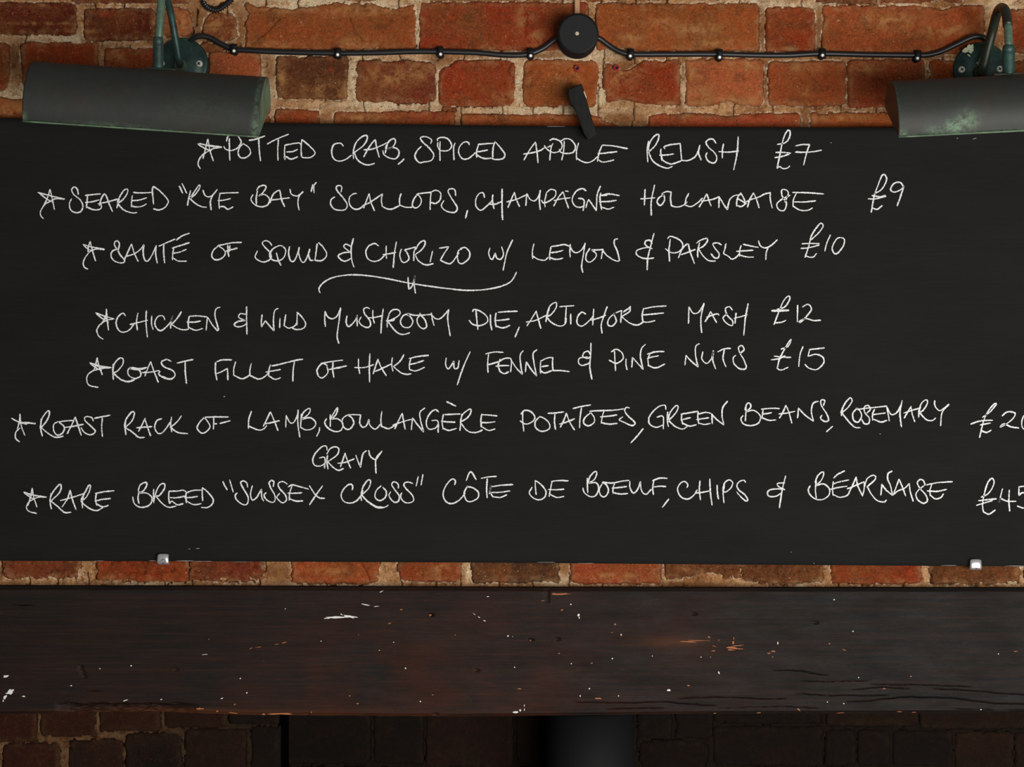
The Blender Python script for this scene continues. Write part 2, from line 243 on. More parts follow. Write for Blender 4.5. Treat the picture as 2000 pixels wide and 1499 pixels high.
# Handwriting traced stroke by stroke. Each block: origin x, y and width of a 2000 unit wide tracing window;
# a "|" marks a sharp corner at the point before it. Word names repeat the words on the board.
MENU = [
('potted crab line', 'chalk line on potted crab with spiced apple relish', [
 (380,250,400,[('star','28 155 140 170 268 187;35 163 120 210 165 225;130 105 112 180 82 303;130 105 150 220 184 325;268 187 190 200 120 235;120 235 72 268 40 320 35 360 58 400;45 150 150 178 262 192'),
  ('text','312 135 320 95 350 62 405 62 437 98;340 100 340 200 345 320;437 98 455 140 425 190 380 215 340 220 300 205 285 178;475 155 440 190 425 245 450 290 500 290 545 250 535 200 495 165 470 152;530 121 580 114 640 95 690 78;626 92 632 220 645 325;708 158 800 110 920 60;818 110 812 220 815 320;882 165 878 240 880 308|895 282 930 302 965 300 1010 280;880 168 1000 148 1035 155 1040 185;895 235 960 230 1008 208;1048 110 1040 200 1045 285;1050 115 1110 165 1165 220 1175 250 1140 285 1085 292 1045 285'),
  ('text','1455 182 1425 150 1365 160 1340 210 1345 270 1370 310 1420 325 1480 305 1535 265;1567 155 1550 230 1553 305;1550 240 1570 160 1610 105 1670 72 1688 100 1650 170 1560 240|1590 310 1645 350 1700 362 1760 345;1765 110 1710 180 1650 285;1765 115 1780 200 1805 290;1650 215 1740 205 1840 165 1880 142;1885 150 1860 250;1862 200 1900 130 1945 105 1962 130 1940 180 1880 212 1930 190 1985 210 1995 260 1960 302 1900 292 1850 260 1838 218;2048 300 2015 335 1985 357')]),
 (780,250,400,[('text','305 155 315 120 285 95 240 85 205 100 230 140 290 195 335 260 320 310 280 328 240 332 200 340 165 310 152 268 175 220 218 178;398 130 395 220 397 322;375 130 372 108 410 92 470 105 505 150 508 190 470 222 400 220 375 180 375 140;545 145 530 195 533 315;685 168 670 140 630 140 590 180 578 235 600 285 630 305 680 295 745 240;772 165 755 230 755 292;765 162 840 155 920 150;750 235 800 228 865 216;760 265 800 290 850 300 900 295;935 130 915 200 912 295;940 140 1000 210 1030 260 1010 300 940 308 900 298'),
  ('text','1330 135 1270 220 1215 315;1330 140 1345 240 1355 345;1210 256 1310 240 1380 218 1420 192;1500 150 1480 200 1468 318;1415 170 1440 205 1500 240 1560 228 1590 180 1570 130 1510 108 1465 122;1445 190 1485 172;1610 125 1605 220 1585 318;1575 130 1620 105 1680 120 1720 180 1700 235 1640 250 1580 240 1560 205;1750 145 1730 230 1730 315;1732 295 1780 325 1835 340 1890 320 1935 280')]),
 (1180,250,440,[('text','-18 155 -45 220 -60 300;-18 152 80 160 210 185;-60 230 20 222 118 210;-60 275 -20 302 30 298 88 284'),
  ('text','395 115 382 200 388 305;400 212 395 180 410 120 450 70 482 58 482 100 450 160 395 215|430 290 490 335 560 358 608 340;505 185 502 225 515 292;540 188|535 165 600 148 680 138;490 242 560 240 620 230;508 245 525 290 590 320 650 305 690 290;675 140 680 200 688 288|740 290 800 262 832 215 850 150;848 158 838 220 862 288;995 138 970 105 940 98 905 125 925 170 975 215 1000 260 990 300 960 312 920 290 903 250 915 218;1060 140 1050 200 1050 270;1015 210 1100 215 1195 205;1190 75 1180 220 1150 375'),
  ('price','1535 147 1600 135 1640 95 1652 40 1635 20 1605 60 1580 140 1560 240 1535 358|1560 345 1590 362 1630 355 1648 336;1520 218 1590 217 1660 225;1512 264 1570 255 1645 233;1697 160 1760 148 1822 148|1795 230 1770 332;1695 216 1800 216 1860 210 1932 198;1700 212 1760 218')])]),
('scallops line', 'chalk line on seared scallops with champagne hollandaise', [
 (60,340,400,[('star','68 180 200 215 335 245;335 246 240 243 150 290;188 148 168 220 120 325;188 148 208 230 232 350;85 188 150 240 210 275;160 275 120 320 95 370 100 410 125 437'),
  ('text','465 202 455 150 425 128 400 155 420 200 480 250 510 310 490 365 440 378 390 350 378 290 400 240;555 210 545 335;530 210 620 200 685 195;530 278 600 272 670 252;545 320 600 345 650 350 690 330 680 270 700 220;718 192 690 240 668 310;715 190 740 220 765 290 800 370;655 292 760 270 850 245;865 240 840 335;845 290 865 230 910 160 945 150 942 190 905 245 850 290|900 345 950 370 1000 382 1040 375;993 208 985 270 985 325;1000 180 1080 185 1185 180;980 262 1060 255 1135 232;985 315 1050 322 1100 310 1132 290;1195 120 1188 170 1200 298;1195 120 1260 165 1330 240 1342 280 1305 330 1250 352 1195 338'),
  ('text','1450 115 1485 190;1475 90 1525 190;1562 160 1545 230 1530 310;1555 240 1600 170 1645 108 1652 130 1610 195 1555 240|1610 290 1670 320 1720 325;1680 155 1700 205 1740 225 1790 195 1822 150;1822 150 1770 220 1755 280 1762 355;1850 185 1838 260 1842 342;1840 190 1920 185 2030 182;1825 262 1890 255 1955 240;1845 322 1885 318 1925 345 1978 320')]),
 (460,340,400,[('text','215 165 202 240 205 300;205 165 230 125 280 110 298 135 265 185 225 215|280 200 330 240 315 300 260 320 200 308 160 270 152 238 172 200;430 155 370 195 335 285;432 155 450 250 480 322;340 256 430 245 530 232;530 145 545 195 590 215 630 200 662 170;662 170 620 220 610 290 622 355;755 100 738 175;790 80 765 120 768 188'),
  ('text','1030 178 1038 130 1015 112 985 125 990 160 1040 220 1088 290 1080 340 1040 355 970 345 930 300 935 250 972 222;1185 190 1150 195 1113 230 1113 290 1145 335 1190 345 1225 330 1252 300;1305 190 1275 270 1250 335;1305 190 1320 270 1358 362;1265 300 1300 285 1370 240 1435 195|1425 250 1432 315|1480 340 1530 342 1600 310;1618 190 1603 240 1603 303|1660 325 1735 325;1770 205 1740 250 1728 310 1760 332 1800 305 1815 260 1795 215 1765 198;1768 195 1850 185 1912 178')]),
 (800,340,440,[('text','192 155 185 220 182 320;190 160 235 145 275 170 270 230 230 262 188 252;410 195 400 140 360 132 342 155 375 220 422 295 410 335 370 342 310 320 282 280 305 235;515 320 495 395'),
  ('text','665 212 655 172 620 172 590 220 590 285 630 322 680 290 740 230;740 182 735 230 750 312;705 268 760 268 822 243;822 130 822 270 826 410;818 140 820 280 824 405;932 160 905 220 872 300;930 160 945 220 977 292;860 248 950 225 1037 185;1040 172 1032 283;1042 175 1070 225 1110 238 1145 200 1162 142;1160 142 1152 230 1160 320;1215 172 1200 240 1203 295;1170 232 1190 258 1240 240 1290 200 1295 150 1250 138 1212 170;1365 155 1320 210 1278 288;1362 155 1385 230 1412 306;1280 238 1350 220 1430 212;1382 150 1412 156;1570 150 1530 130 1475 158 1443 225 1465 280 1510 297 1545 285;1495 218 1530 220 1550 245 1540 328;1590 225 1575 260 1565 302;1590 225 1620 270 1660 328;1695 105 1665 190 1658 330;1697 165 1690 230 1705 320;1700 192 1770 178 1865 192;1678 245 1750 245 1838 235;1702 292 1760 312 1818 295;1690 190 1745 190 1760 175')]),
 (1200,340,600,[('text','200 98 195 205;168 162 210 160 265 155;262 70 240 180 240 272;325 135 290 155 278 185 300 205 325 175 325 145|310 130 340 115 370 118|365 160 372 208|410 215 450 203 475 180;485 125 465 165 460 203|500 212 545 185 575 155;600 128 580 170 550 217;600 128 615 170 630 210;565 178 640 165 682 148|680 222;685 152 710 195 735 232|750 170 780 142 825 135;822 122 800 160 795 212;822 122 845 165 850 195 825 212 795 205;800 158 860 195;905 122 880 170 865 218;905 122 925 165 942 222;845 190 880 170 940 150 980 130 1015 122|1015 165 1028 224;1108 185 1132 130 1120 105 1090 105 1093 145 1120 190 1105 237 1070 232 1058 195 1090 165 1145 138;1185 125 1165 170 1163 215;1158 120 1250 122 1365 130;1165 182 1240 182 1312 175;1163 210 1210 236 1260 236 1292 220'),
  ('price','1690 130 1740 100 1772 40 1760 5 1740 15 1710 90 1690 150 1672 252;1650 162 1700 162 1770 145;1675 140 1730 148 1765 138;1680 222 1710 230 1745 205;1885 85 1860 55 1820 62 1798 100 1820 118 1860 105 1885 80|1865 140 1840 210')])]),
('squid line', 'chalk line on saute of squid and chorizo', [
 (150,440,400,[('star','58 188 140 212 272 235;130 155 112 220 112 272;130 155 150 240 184 352;65 198 120 240 165 250;272 240 180 235 120 265;115 272 80 320 62 370 75 410 110 432'),
  ('text','405 250 370 200 372 165 398 153 417 190 405 250 430 300 468 345 440 370 370 352 335 305 345 258 388 235;535 180 500 260 460 347;535 183 560 270 600 357;485 305 560 280 620 238 655 190|648 260 660 330 690 352 730 300 778 198;775 200 770 280 787 376;798 207 870 175 962 135;850 188 848 270 858 372;970 147 1030 105 1102 78;928 225 1010 200 1102 170;947 215 937 280 935 342;935 275 1000 265 1072 236;940 320 990 350 1077 352'),
  ('text','1385 200 1335 245 1318 300 1345 335 1400 332 1447 290 1440 245 1380 200;1375 200 1440 188 1520 172 1612 168;1475 195 1475 260 1488 312;1495 195 1490 260;1452 256 1510 240 1572 224')]),
 (480,440,450,[('text','228 178 205 148 170 135 143 155 170 195 212 240 215 292 160 320 110 305 82 275 102 222;330 185 290 178 235 208 207 258 230 300 285 310 330 280 347 220 320 180;265 238 285 310 307 352;380 183 373 250 390 310 420 310 445 260 465 190;463 190 460 250 485 315 510 318 540 260 557 205;555 205 545 255 560 303 588 305;620 160 610 240 600 310;630 150 670 190 702 245 690 285 650 310 602 305'),
  ('text','935 113 915 200 920 300 940 367;912 185 870 165 850 185 880 215 912 235|850 240 803 265 830 302 870 312 922 283'),
  ('text','1155 182 1120 160 1070 180 1042 230 1060 290 1110 315 1165 300 1212 253;1220 178 1218 230 1222 292;1188 256 1240 250 1305 235;1308 143 1290 250 1280 372;1352 205 1337 260 1355 315 1385 322 1417 290 1400 240 1380 215|1430 202 1475 190|1460 240 1458 312;1475 215 1500 165 1545 133 1558 160 1530 210 1470 257|1500 310 1560 345 1630 335;1622 223 1600 322;1678 200 1762 188|1720 250 1690 305|1750 332 1790 325 1852 238;1880 203 1845 225 1838 280 1850 325 1885 332 1935 290 1943 235 1905 195 1860 202')]),
 (900,440,400,[('text','285 222 272 270 285 318 310 332 337 275|350 320 390 332 417 285 398 208;507 143 450 270 412 445'),
  ('text','715 180 700 250 702 330;702 302 760 335 820 342 858 312;882 208 868 280 870 342;880 210 950 200 1010 190 1065 208;875 270 940 262 1000 245;870 315 910 332 960 332 1000 320;1070 185 1065 250 1068 317;1070 208 1090 250 1130 270 1180 240 1212 185;1214 172 1195 300 1180 400 1192 465;1262 225 1228 280 1223 340 1260 362 1312 322 1322 280 1280 243|1330 242 1388 237|1380 280 1370 332;1385 245 1420 290 1485 338|1530 352 1550 345|1530 260 1500 190 1502 145 1535 132'),
  ('text','1887 78 1855 200 1825 330 1820 442;1868 185 1850 150 1808 153 1798 185 1830 213 1872 232;1860 215 1780 225 1718 250 1718 288 1770 320 1830 327 1888 320')]),
 (1220,430,450,[('text','397 165 385 260 390 362;373 165 390 143 440 153 495 190 502 240 460 280 400 282 353 248;547 202 500 250 465 332;552 205 570 280 607 380;488 302 550 280 615 255;652 195 635 260 635 327;622 202 660 175 712 160 717 185 680 230 640 247|680 310 730 352 790 357;842 218 810 200 768 205 780 240 818 290 812 327 780 327 748 290;880 203 870 250 858 292|900 315 930 340 970 322 1000 285;1012 218 1000 260 997 318;1028 210 1090 225 1162 238;968 272 1040 268 1117 262;1000 305 1060 320 1122 322;1160 178 1180 225 1220 242 1270 222 1327 170;1250 228 1230 280 1225 347'),
  ('price','1618 172 1680 115 1722 55 1705 28 1670 60 1620 140 1600 220 1565 327;1538 206 1620 204 1692 205;1528 247 1600 240 1692 217;1565 305 1600 322 1640 320 1667 288;1787 128 1755 200 1737 272;1880 150 1840 165 1803 235 1815 285 1850 287 1900 220 1905 165 1870 150')])]),
('dividing flourish', 'long curved chalk flourish with an N shaped squiggle', [
 (600,520,440,[('text','115 240 105 200 140 150 220 105 330 82 450 78 560 88 700 110 900 150 1080 178 1250 200 1420 216 1580 208 1720 180 1810 135 1860 52;895 95 897 150 903 205|930 180 950 120 955 88|950 160 962 244')])]),
('chicken line', 'chalk line on chicken and wild mushroom with artichoke mash', [
 (170,580,450,[('star','73 138 160 170 237 192;168 105 162 170 120 245;168 105 175 200 187 292;80 147 120 180 190 222;237 192 170 205 110 242;110 242 85 290 100 340 142 370;90 150 140 165 175 200'),
  ('text','335 168 312 143 270 173 252 230 275 290 320 307 370 285 412 228;442 138 430 220 437 292;370 242 440 225 528 203;515 118 512 230 524 353;562 163 560 230 573 287;677 203 660 168 620 170 590 215 600 268 640 294 690 260 730 210 742 163|730 220 725 277;820 128 780 190 735 240|790 275 850 287 885 278;887 168 878 220 880 270;885 170 960 166 1042 175;865 218 930 220 987 210;880 265 940 290 1007 275;1045 173 1033 292;1047 178 1085 240 1130 293|1140 280 1118 200 1110 150 1120 105 1157 90'),
  ('text','1385 83 1385 200 1388 328;1380 152 1330 148 1318 180 1372 205|1310 215 1278 240 1300 260 1350 255 1392 228'),
  ('text','1520 153 1513 210 1515 262|1548 208|1590 260 1622 294|1618 200 1630 120 1662 100;1675 183 1672 272;1725 153 1710 250|1750 272 1800 255 1820 225;1825 133 1822 250;1820 133 1860 170 1897 230 1880 272 1820 285 1780 270')]),
 (600,580,450,[('text','155 123 152 190 158 262;155 125 175 170 215 192 260 165 287 105;290 93 275 220 260 340 275 407;345 163 338 220 355 257 390 237 425 190 435 158|432 200 435 257;545 105 515 93 490 110 500 150 540 200 550 245 525 267 480 252 450 215 470 173;570 113 570 170 583 232;518 182 580 180 658 163;660 103 645 220 640 320;712 150 695 210 695 267;708 152 740 115 790 113 807 145 770 180 700 212|750 280 800 322 850 325 892 312;683 208 740 208 762 188;890 170 860 152 825 175 810 225 840 264 890 262 917 215 890 165 868 145|930 160 985 160 1082 153;978 158 953 200 972 255 1010 277 1037 255 1022 200 985 160 978 140;1078 138 1085 190 1102 252;1080 160 1120 192 1165 182 1227 115;1228 108 1220 200 1242 342'),
  ('text','1465 113 1472 200 1482 287;1433 132 1450 110 1500 125 1558 170 1562 220 1500 250 1440 240 1403 203;1590 153 1592 230 1603 292;1640 138 1632 200 1640 265;1655 135 1740 128 1827 125;1632 207 1690 202 1758 193;1640 255 1700 270 1762 248;1842 260 1803 352')]),
 (1000,570,620,[('text','155 120 130 160 93 217;152 122 165 170 182 234;88 192 150 180 218 148;235 100 222 145 213 192;218 152 240 90 277 68 278 100 250 140 218 160|250 195 300 217 335 203 343 165;298 95 392 88;342 98 335 200;370 138 370 207;467 143 440 130 413 160 412 202 440 217 480 190 515 150;515 108 508 212;497 180 550 165 592 148;600 93 580 150 562 210 568 264;655 132 615 165 603 205 630 217 657 185 640 140|690 118|685 197;745 90 740 125 690 157|740 197 790 210 830 190;700 130 745 98;830 103 820 150 825 192;833 107 900 95 973 90;820 147 880 142 958 134;822 190 860 192 902 182'),
  ('text','1115 93 1112 202;1115 95 1140 135 1175 130 1208 83;1210 70 1190 170 1195 260;1252 123 1235 160 1215 192;1250 123 1270 160 1290 197;1225 162 1290 140 1305 150;1390 118 1370 95 1345 108 1357 150 1390 185 1385 214 1350 197 1330 165 1357 138;1412 133 1405 202;1397 168 1440 158 1485 145;1488 73 1470 170 1460 277'),
  ('price','1668 112 1720 95 1750 45 1740 28 1710 60 1680 130 1650 210;1633 118 1690 116 1747 117;1635 123 1690 122 1745 120;1655 198 1700 192 1727 180;1800 83 1797 192;1828 97 1865 80 1887 110 1860 150 1822 190 1808 188 1850 170 1900 182 1947 180')])]),
('hake line', 'chalk line on roast fillet of hake with fennel', [
 (150,680,450,[('star','110 128 200 155 300 170;300 172 220 178 150 195;178 83 165 140 150 192;178 83 190 150 222 235;115 135 170 175 217 195;120 130 200 165 290 172;150 192 98 230 86 280 110 325 187 342'),
  ('text','315 138 313 200 318 277;310 212 325 140 370 90 402 98 397 145 350 202 315 217|380 272 440 290 522 265;375 275 440 294 500 280;480 168 445 190 450 237 500 264 552 245 547 200 495 172 450 175;470 172 540 178 612 168;470 182 540 188 600 176;565 212 580 215 600 205;642 118 615 180 590 248;642 118 665 190 708 300;570 215 640 210 717 195;820 118 780 100 735 123 760 165 830 195 853 235 820 272 760 262 713 230 722 200;740 245 800 268 845 255;868 132 940 115 1012 100;940 118 942 210 952 312'),
  ('text','1205 123 1203 200 1217 282;1212 122 1260 105 1347 103;1210 224 1260 205 1307 178|1312 282;1380 118 1363 180 1363 237|1430 267 1480 250 1505 228;1515 133 1503 190 1503 240|1580 270 1640 242 1665 210;1682 143 1668 190 1665 247;1690 157 1770 140 1832 123;1638 210 1770 187;1665 242 1720 272 1772 258;1830 125 1900 108 1964 97;1890 113 1878 200 1875 292')]),
 (600,670,530,[('text','150 168 110 153 73 200 85 247 115 257 152 220 145 172;100 152 180 138 264 127;190 143 188 200 197 257;158 197 220 185 292 170;215 190 250 182'),
  ('text','378 116 378 170 388 230;348 182 420 182 492 160;462 78 458 180 460 292;522 118 505 170 485 232;520 118 545 180 584 244;498 212 560 185 622 155;628 106 623 160 632 212;714 86 680 140 635 175|690 220 730 232 768 228;765 113 753 160 755 202;748 117 820 100 897 92;750 160 800 150 862 130;755 197 800 207 867 180'),
  ('text','1025 108 1020 160 1040 192 1070 155 1080 135|1085 188 1110 182 1120 128;1202 63 1150 180 1105 312'),
  ('text','1337 83 1330 150 1333 222;1313 82 1380 68 1447 70;1323 162 1360 155 1412 138;1422 118 1408 170 1425 220;1412 137 1460 115 1500 118 1505 160 1498 217;1388 173 1440 168 1490 168;1420 207 1450 227 1487 213;1505 133 1545 190 1584 230|1570 130 1572 85 1594 56;1615 138 1608 217;1615 140 1650 195 1690 244|1672 150 1665 80 1694 50;1722 128 1718 180 1720 227;1718 137 1770 112 1810 108|1808 160 1812 205|1870 205 1935 213;1725 177 1780 167;1722 205 1750 222 1805 205')]),
 (1080,660,550,[('text','270 36 268 120 262 210 277 298;267 125 252 97 222 105 213 135 248 147 268 130;250 137 190 145 183 180 210 197 267 178'),
  ('text','437 93 440 160 445 237;412 102 450 82 490 108 497 150 450 182 397 158;520 148 518 190 527 230;565 138 560 212;568 143 600 180 640 224|622 140 628 80 657 46;692 108 675 150 680 200;668 118 730 100 792 98;668 150 700 138 752 128;672 195 730 214 797 186'),
  ('text','945 123 937 197;945 125 980 165 1030 207|1012 120 1015 60 1042 42;1065 98 1058 150 1090 182 1125 150 1140 93|1135 160 1157 224;1168 102 1215 80 1264 75;1217 83 1208 150 1230 210;1327 112 1357 85 1342 56 1318 70 1328 110 1357 160 1372 215 1330 222 1288 187 1280 145 1300 123'),
  ('price','1618 82 1670 60 1692 12 1675 30 1640 90 1610 150 1592 217|1620 230 1672 210;1568 130 1630 138 1692 140;1548 157 1600 150 1652 128;1777 60 1755 120 1745 207;1818 85 1930 72;1822 88 1812 132|1870 118 1917 140 1922 180 1875 225 1820 217 1788 188')])]),
('lamb line', 'chalk line on roast rack of lamb with boulangere potatoes', [
 (10,780,450,[('star','53 165 130 200 262 212;262 215 180 202 110 215;128 126 122 200 105 262;128 126 140 230 172 317;60 170 120 200 190 220;262 205 262 218;130 250 92 290 92 340 127 374'),
  ('text','315 168 308 250 324 325;308 242 320 170 370 103 385 125 360 190 312 247|380 302 440 332 507 322;462 193 423 220 423 275 455 314 502 290 512 240 465 198|520 190 592 185;610 153 580 220 538 302;608 153 630 220 662 317;518 247 600 235 682 218;767 192 750 160 700 153 693 185 750 240 783 280 745 310 690 292 657 245;773 167 850 152 914 140;845 163 838 240 845 327'),
  ('text','1048 185 1042 240 1048 312;1033 247 1050 175 1100 112 1122 125 1100 190 1042 247|1110 290 1160 332 1212 332;1217 163 1190 220 1157 282;1212 168 1235 240 1264 322;1138 250 1210 243 1277 240;1362 170 1320 185 1298 240 1320 292 1360 295 1400 250 1442 188;1445 153 1437 220 1447 287;1532 143 1490 200 1435 245|1500 290 1587 300'),
  ('text','1735 153 1690 200 1667 250 1700 292 1742 287 1778 240 1755 190 1725 158|1810 155 1942 155;1812 158 1808 264;1815 215 1840 214;1862 212 1900 202 1957 187')]),
 (460,770,520,[('text','120 128 100 190 97 262;97 240 170 270 212 262 235 235;262 133 235 190 208 245;262 133 290 200 320 277;213 225 270 215 332 200;382 158 378 205 378 252;380 163 410 215 440 210 470 148;470 118 468 220 483 327;495 148 488 257;488 200 510 140 550 108 562 125 540 160 498 190 560 178 602 215 582 257 530 270 488 250;632 250 628 280 608 320'),
  ('text','712 153 712 247;710 192 740 140 767 102 757 150 722 187|770 188 807 225 792 272 745 282 690 252 670 215 685 183;837 158 803 190 810 245 850 267 887 225 875 180 840 157|890 155 940 158|933 215 955 250 985 235 1002 190|1010 235 1050 264 1092 225;1100 128 1092 190 1097 243|1150 260 1202 235;1252 143 1225 200 1195 264;1252 143 1262 200 1275 267;1178 237 1250 210 1322 190;1330 178 1320 272;1330 180 1370 235 1412 284|1393 210 1385 140 1424 104;1528 137 1500 118 1458 150 1433 210 1450 262 1500 257 1520 230;1473 200 1520 205 1522 292;1583 56 1657 92;1570 155 1690 150;1562 150 1552 210 1560 267;1543 205 1600 210 1652 212;1560 255 1600 274 1662 258;1700 148 1685 277;1688 202 1710 150 1762 113 1767 140 1740 180 1688 212|1740 275 1800 290 1857 270;1850 148 1843 200 1847 252;1845 155 1900 158 1967 165;1838 214 1900 215 1952 207;1850 245 1900 274 1952 262')]),
 (980,780,450,[('text','180 108 183 200 192 282;163 132 200 98 250 108 287 155 267 195 210 217 158 188;327 153 290 200 298 252 350 280 412 257 412 210 370 168 325 150;398 123 470 120 542 110;462 128 458 200 467 267;562 118 540 180 507 247;560 120 590 200 632 270;498 217 560 200 634 170;616 82 700 62 774 50;692 73 680 160 675 252;778 110 720 165 712 210 750 232 800 205 802 160 765 105|850 100 950 98 1062 85;887 103 873 150 863 212;853 154 930 148 1002 137;865 205 930 217 1004 210;1112 78 1080 73 1068 105 1100 150 1157 205 1130 230 1070 205 1020 180 1052 153;1230 253 1180 315 1120 382'),
  ('text','1425 92 1415 53 1350 73 1283 150 1283 215 1340 244 1400 225;1343 157 1400 153 1402 262;1440 108 1437 180 1447 242;1440 202 1460 120 1512 57 1532 70 1510 120 1448 187|1510 240 1570 260 1612 238;1562 125 1560 170 1572 222;1553 132 1630 118 1707 106;1570 177 1640 160;1572 210 1630 234 1692 222;1705 108 1702 160 1710 217;1705 130 1770 115 1817 125;1688 178 1800 162;1710 208 1760 220 1812 210;1822 123 1828 217;1820 130 1870 180 1927 224|1912 140 1920 70 1962 16')]),
 (1430,770,570,[('text','97 80 90 187;86 112 100 70 120 63 127 90 100 120|150 113 192 150 182 197 130 217 78 205 60 170 77 146;212 108 203 172;198 104 270 98 327 100;205 137 240 134 272 128;205 163 250 180 302 178;368 76 350 120 323 167;368 76 390 130 410 202;318 137 380 130 432 118;455 93 448 167;455 98 500 145 557 187|543 120 555 65 592 48;625 82 634 45 610 43 612 80 650 140 660 182 630 187 606 165 617 143;690 220 645 260'),
  ('text','757 88 748 152;743 132 770 70 807 27 822 45 800 85 752 130|800 190 840 227 880 232;862 95 828 130 833 180 865 192 887 150 872 110 848 97;858 108 900 100 1062 83;920 132 947 105 930 78 905 93 910 130 940 165 935 202 905 202 888 173;977 103 962 140 963 182;963 142 1052 130;968 173 1020 192 1062 180;1060 85 1077 187;1060 88 1090 140 1130 125 1162 68;1165 43 1150 130 1160 227;1227 83 1205 120 1178 167;1225 88 1235 140 1252 192;1173 132 1240 110 1292 95;1292 88 1280 120 1278 162;1278 117 1300 60 1332 40 1337 65 1310 110 1283 127|1330 175 1370 182 1397 163;1388 43 1390 80 1420 114 1455 95 1487 68;1487 70 1440 125 1428 220'),
  ('price','1713 162 1770 120 1810 70 1797 68 1760 110 1725 180 1695 300;1633 207 1700 185 1787 180;1698 213 1772 198;1705 248 1740 264 1777 248;1848 152 1885 123 1937 130 1927 165 1880 205 1838 227 1860 205 1910 225 1967 234;2030 150 2000 150 1985 190 1990 232 2020 242 2052 205 2045 165 2022 147')])]),
('gravy word', 'chalk word gravy written under the lamb line', [
 (420,860,420,[('text','1042 97 1035 58 990 65 930 130 908 190 930 237 985 240 1022 215;968 167 1020 166 1018 264;1047 138 1040 200 1050 272;1038 132 1070 80 1120 63 1152 85 1132 140 1048 202|1100 255 1150 282 1197 263;1212 118 1190 180 1165 252;1210 123 1235 200 1262 264;1138 217 1220 205 1297 173;1308 138 1330 200 1352 252|1370 150 1385 115 1412 98;1428 93 1445 150 1490 182 1520 150 1554 100;1554 102 1497 175 1497 312')])]),
('beef line', 'chalk line on rare breed cote de boeuf with chips', [
 (30,860,400,[('star','78 508 190 540 307 558;165 468 150 550 123 642;165 468 180 560 212 657;85 517 140 555 192 585;307 558 220 560 130 602;95 512 160 545;135 600 108 650 130 695 212 718'),
  ('text','348 518 340 600 352 677;333 597 360 520 425 438 447 445 432 510 348 597|420 655 480 707 547 705;535 488 510 570 455 657;535 488 560 590 594 682;438 592 540 565 672 523;667 548 652 610 657 667;638 592 670 530 717 443 732 447 725 495 690 560 642 602|710 660 790 690 857 660;792 513 783 590 797 642;778 522 870 505 967 495;773 597 850 580 932 570;795 625 850 652 912 638'),
  ('text','1210 498 1198 560 1207 622;1198 500 1220 440 1272 413 1283 445 1245 500 1198 520|1280 518 1332 560 1327 612 1290 647 1220 657 1163 622 1145 553;1352 478 1348 550 1352 617;1348 602 1370 520 1410 440 1457 428 1452 480 1405 542 1368 545|1440 625 1500 657 1572 645;1500 498 1497 560 1505 622;1500 500 1580 498 1640 490 1672 512;1505 562 1570 564 1662 548;1505 622 1530 598 1580 632 1642 622;1668 508 1665 560 1672 617;1668 517 1740 492 1827 490;1648 562 1720 560 1782 550;1675 598 1740 630 1817 622;1825 463 1825 530 1830 597;1825 463 1880 510 1932 580 1917 632 1870 660 1813 658')]),
 (420,860,420,[('text','72 383 90 425 115 467;135 368 170 487;304 442 295 400 265 380 238 400 265 455 307 530 300 592 260 600 205 562 186 520 208 490;347 423 330 500 345 557 385 537 432 458|435 530 454 572;540 437 547 390 525 376 503 400 520 450 554 510 557 562 530 580 480 557 456 515 477 488;674 412 630 386 588 405 600 450 652 510 664 557 630 584 590 557 576 530 602 493;717 428 695 490 690 562;678 437 720 418 780 432 872 457;673 494 740 495 810 490;693 547 750 567 820 567;876 423 930 505 970 537 1022 543;1002 423 940 510 878 604'),
  ('text','1275 467 1280 425 1245 413 1193 460 1173 520 1200 572 1260 587 1320 562 1372 498;1377 468 1358 520 1362 567;1358 502 1380 430 1422 373 1447 385 1427 450 1363 512|1430 580 1510 630 1570 627 1614 605;1430 575 1500 618 1560 625;1547 423 1500 470 1488 530 1530 564 1582 535 1592 480 1560 438;1705 452 1702 410 1665 388 1643 415 1670 460 1712 520 1702 572 1660 574 1618 520 1634 478;1840 405 1790 390 1756 410 1775 450 1832 510 1847 560 1810 584 1760 577 1726 530 1737 488;1890 338 1870 430;1934 318 1915 422')]),
 (840,920,480,[('text','200 117 205 80 175 70 130 120 106 190 130 252 180 267 240 237 287 180;293 82 330 8 377 75;307 123 278 180 293 237 330 252 387 222 392 175 350 140 300 130;413 62 480 50 542 45;465 63 460 150 465 224;482 190 497 118|488 170 514 217;500 130 580 118 677 112;500 177 580 175 652 163;508 210 570 217 627 195'),
  ('text','855 78 858 150 864 197;855 78 900 110 942 165 932 215 890 237 840 222 808 180 832 133;992 88 980 150 968 212;985 87 1050 80 1127 82;958 153 1030 155 1092 150;975 190 1030 217 1092 208'),
  ('text','1280 58 1280 120 1283 182;1283 112 1300 50 1342 6 1357 20 1337 70 1290 102|1350 98 1372 140 1352 197 1310 212 1258 182 1243 138;1400 108 1378 150 1388 200 1425 210 1452 160 1430 110 1398 98;1400 92 1480 100 1560 85 1622 78;1502 98 1488 150 1490 187;1478 142 1530 138 1602 128;1488 178 1550 190 1612 185;1625 83 1628 140 1655 182 1690 150 1712 88|1720 160 1755 192 1802 150;1822 73 1812 140 1818 197;1808 82 1870 60 1932 62;1818 132 1870 126 1922 128;1944 228 1920 260 1888 300')]),
 (1290,910,410,[('text','250 212 260 180 225 150 180 180 163 230 190 292 250 320 310 290 352 228;377 143 370 230 382 332;328 262 400 255 467 240;470 123 475 250 492 380;540 183 542 250 552 322;610 188 597 260 605 357;593 242 610 170 650 136 687 160 672 210 630 247 598 252;812 162 795 140 755 150 728 185 745 230 800 275 830 320 815 337 770 302 723 248'),
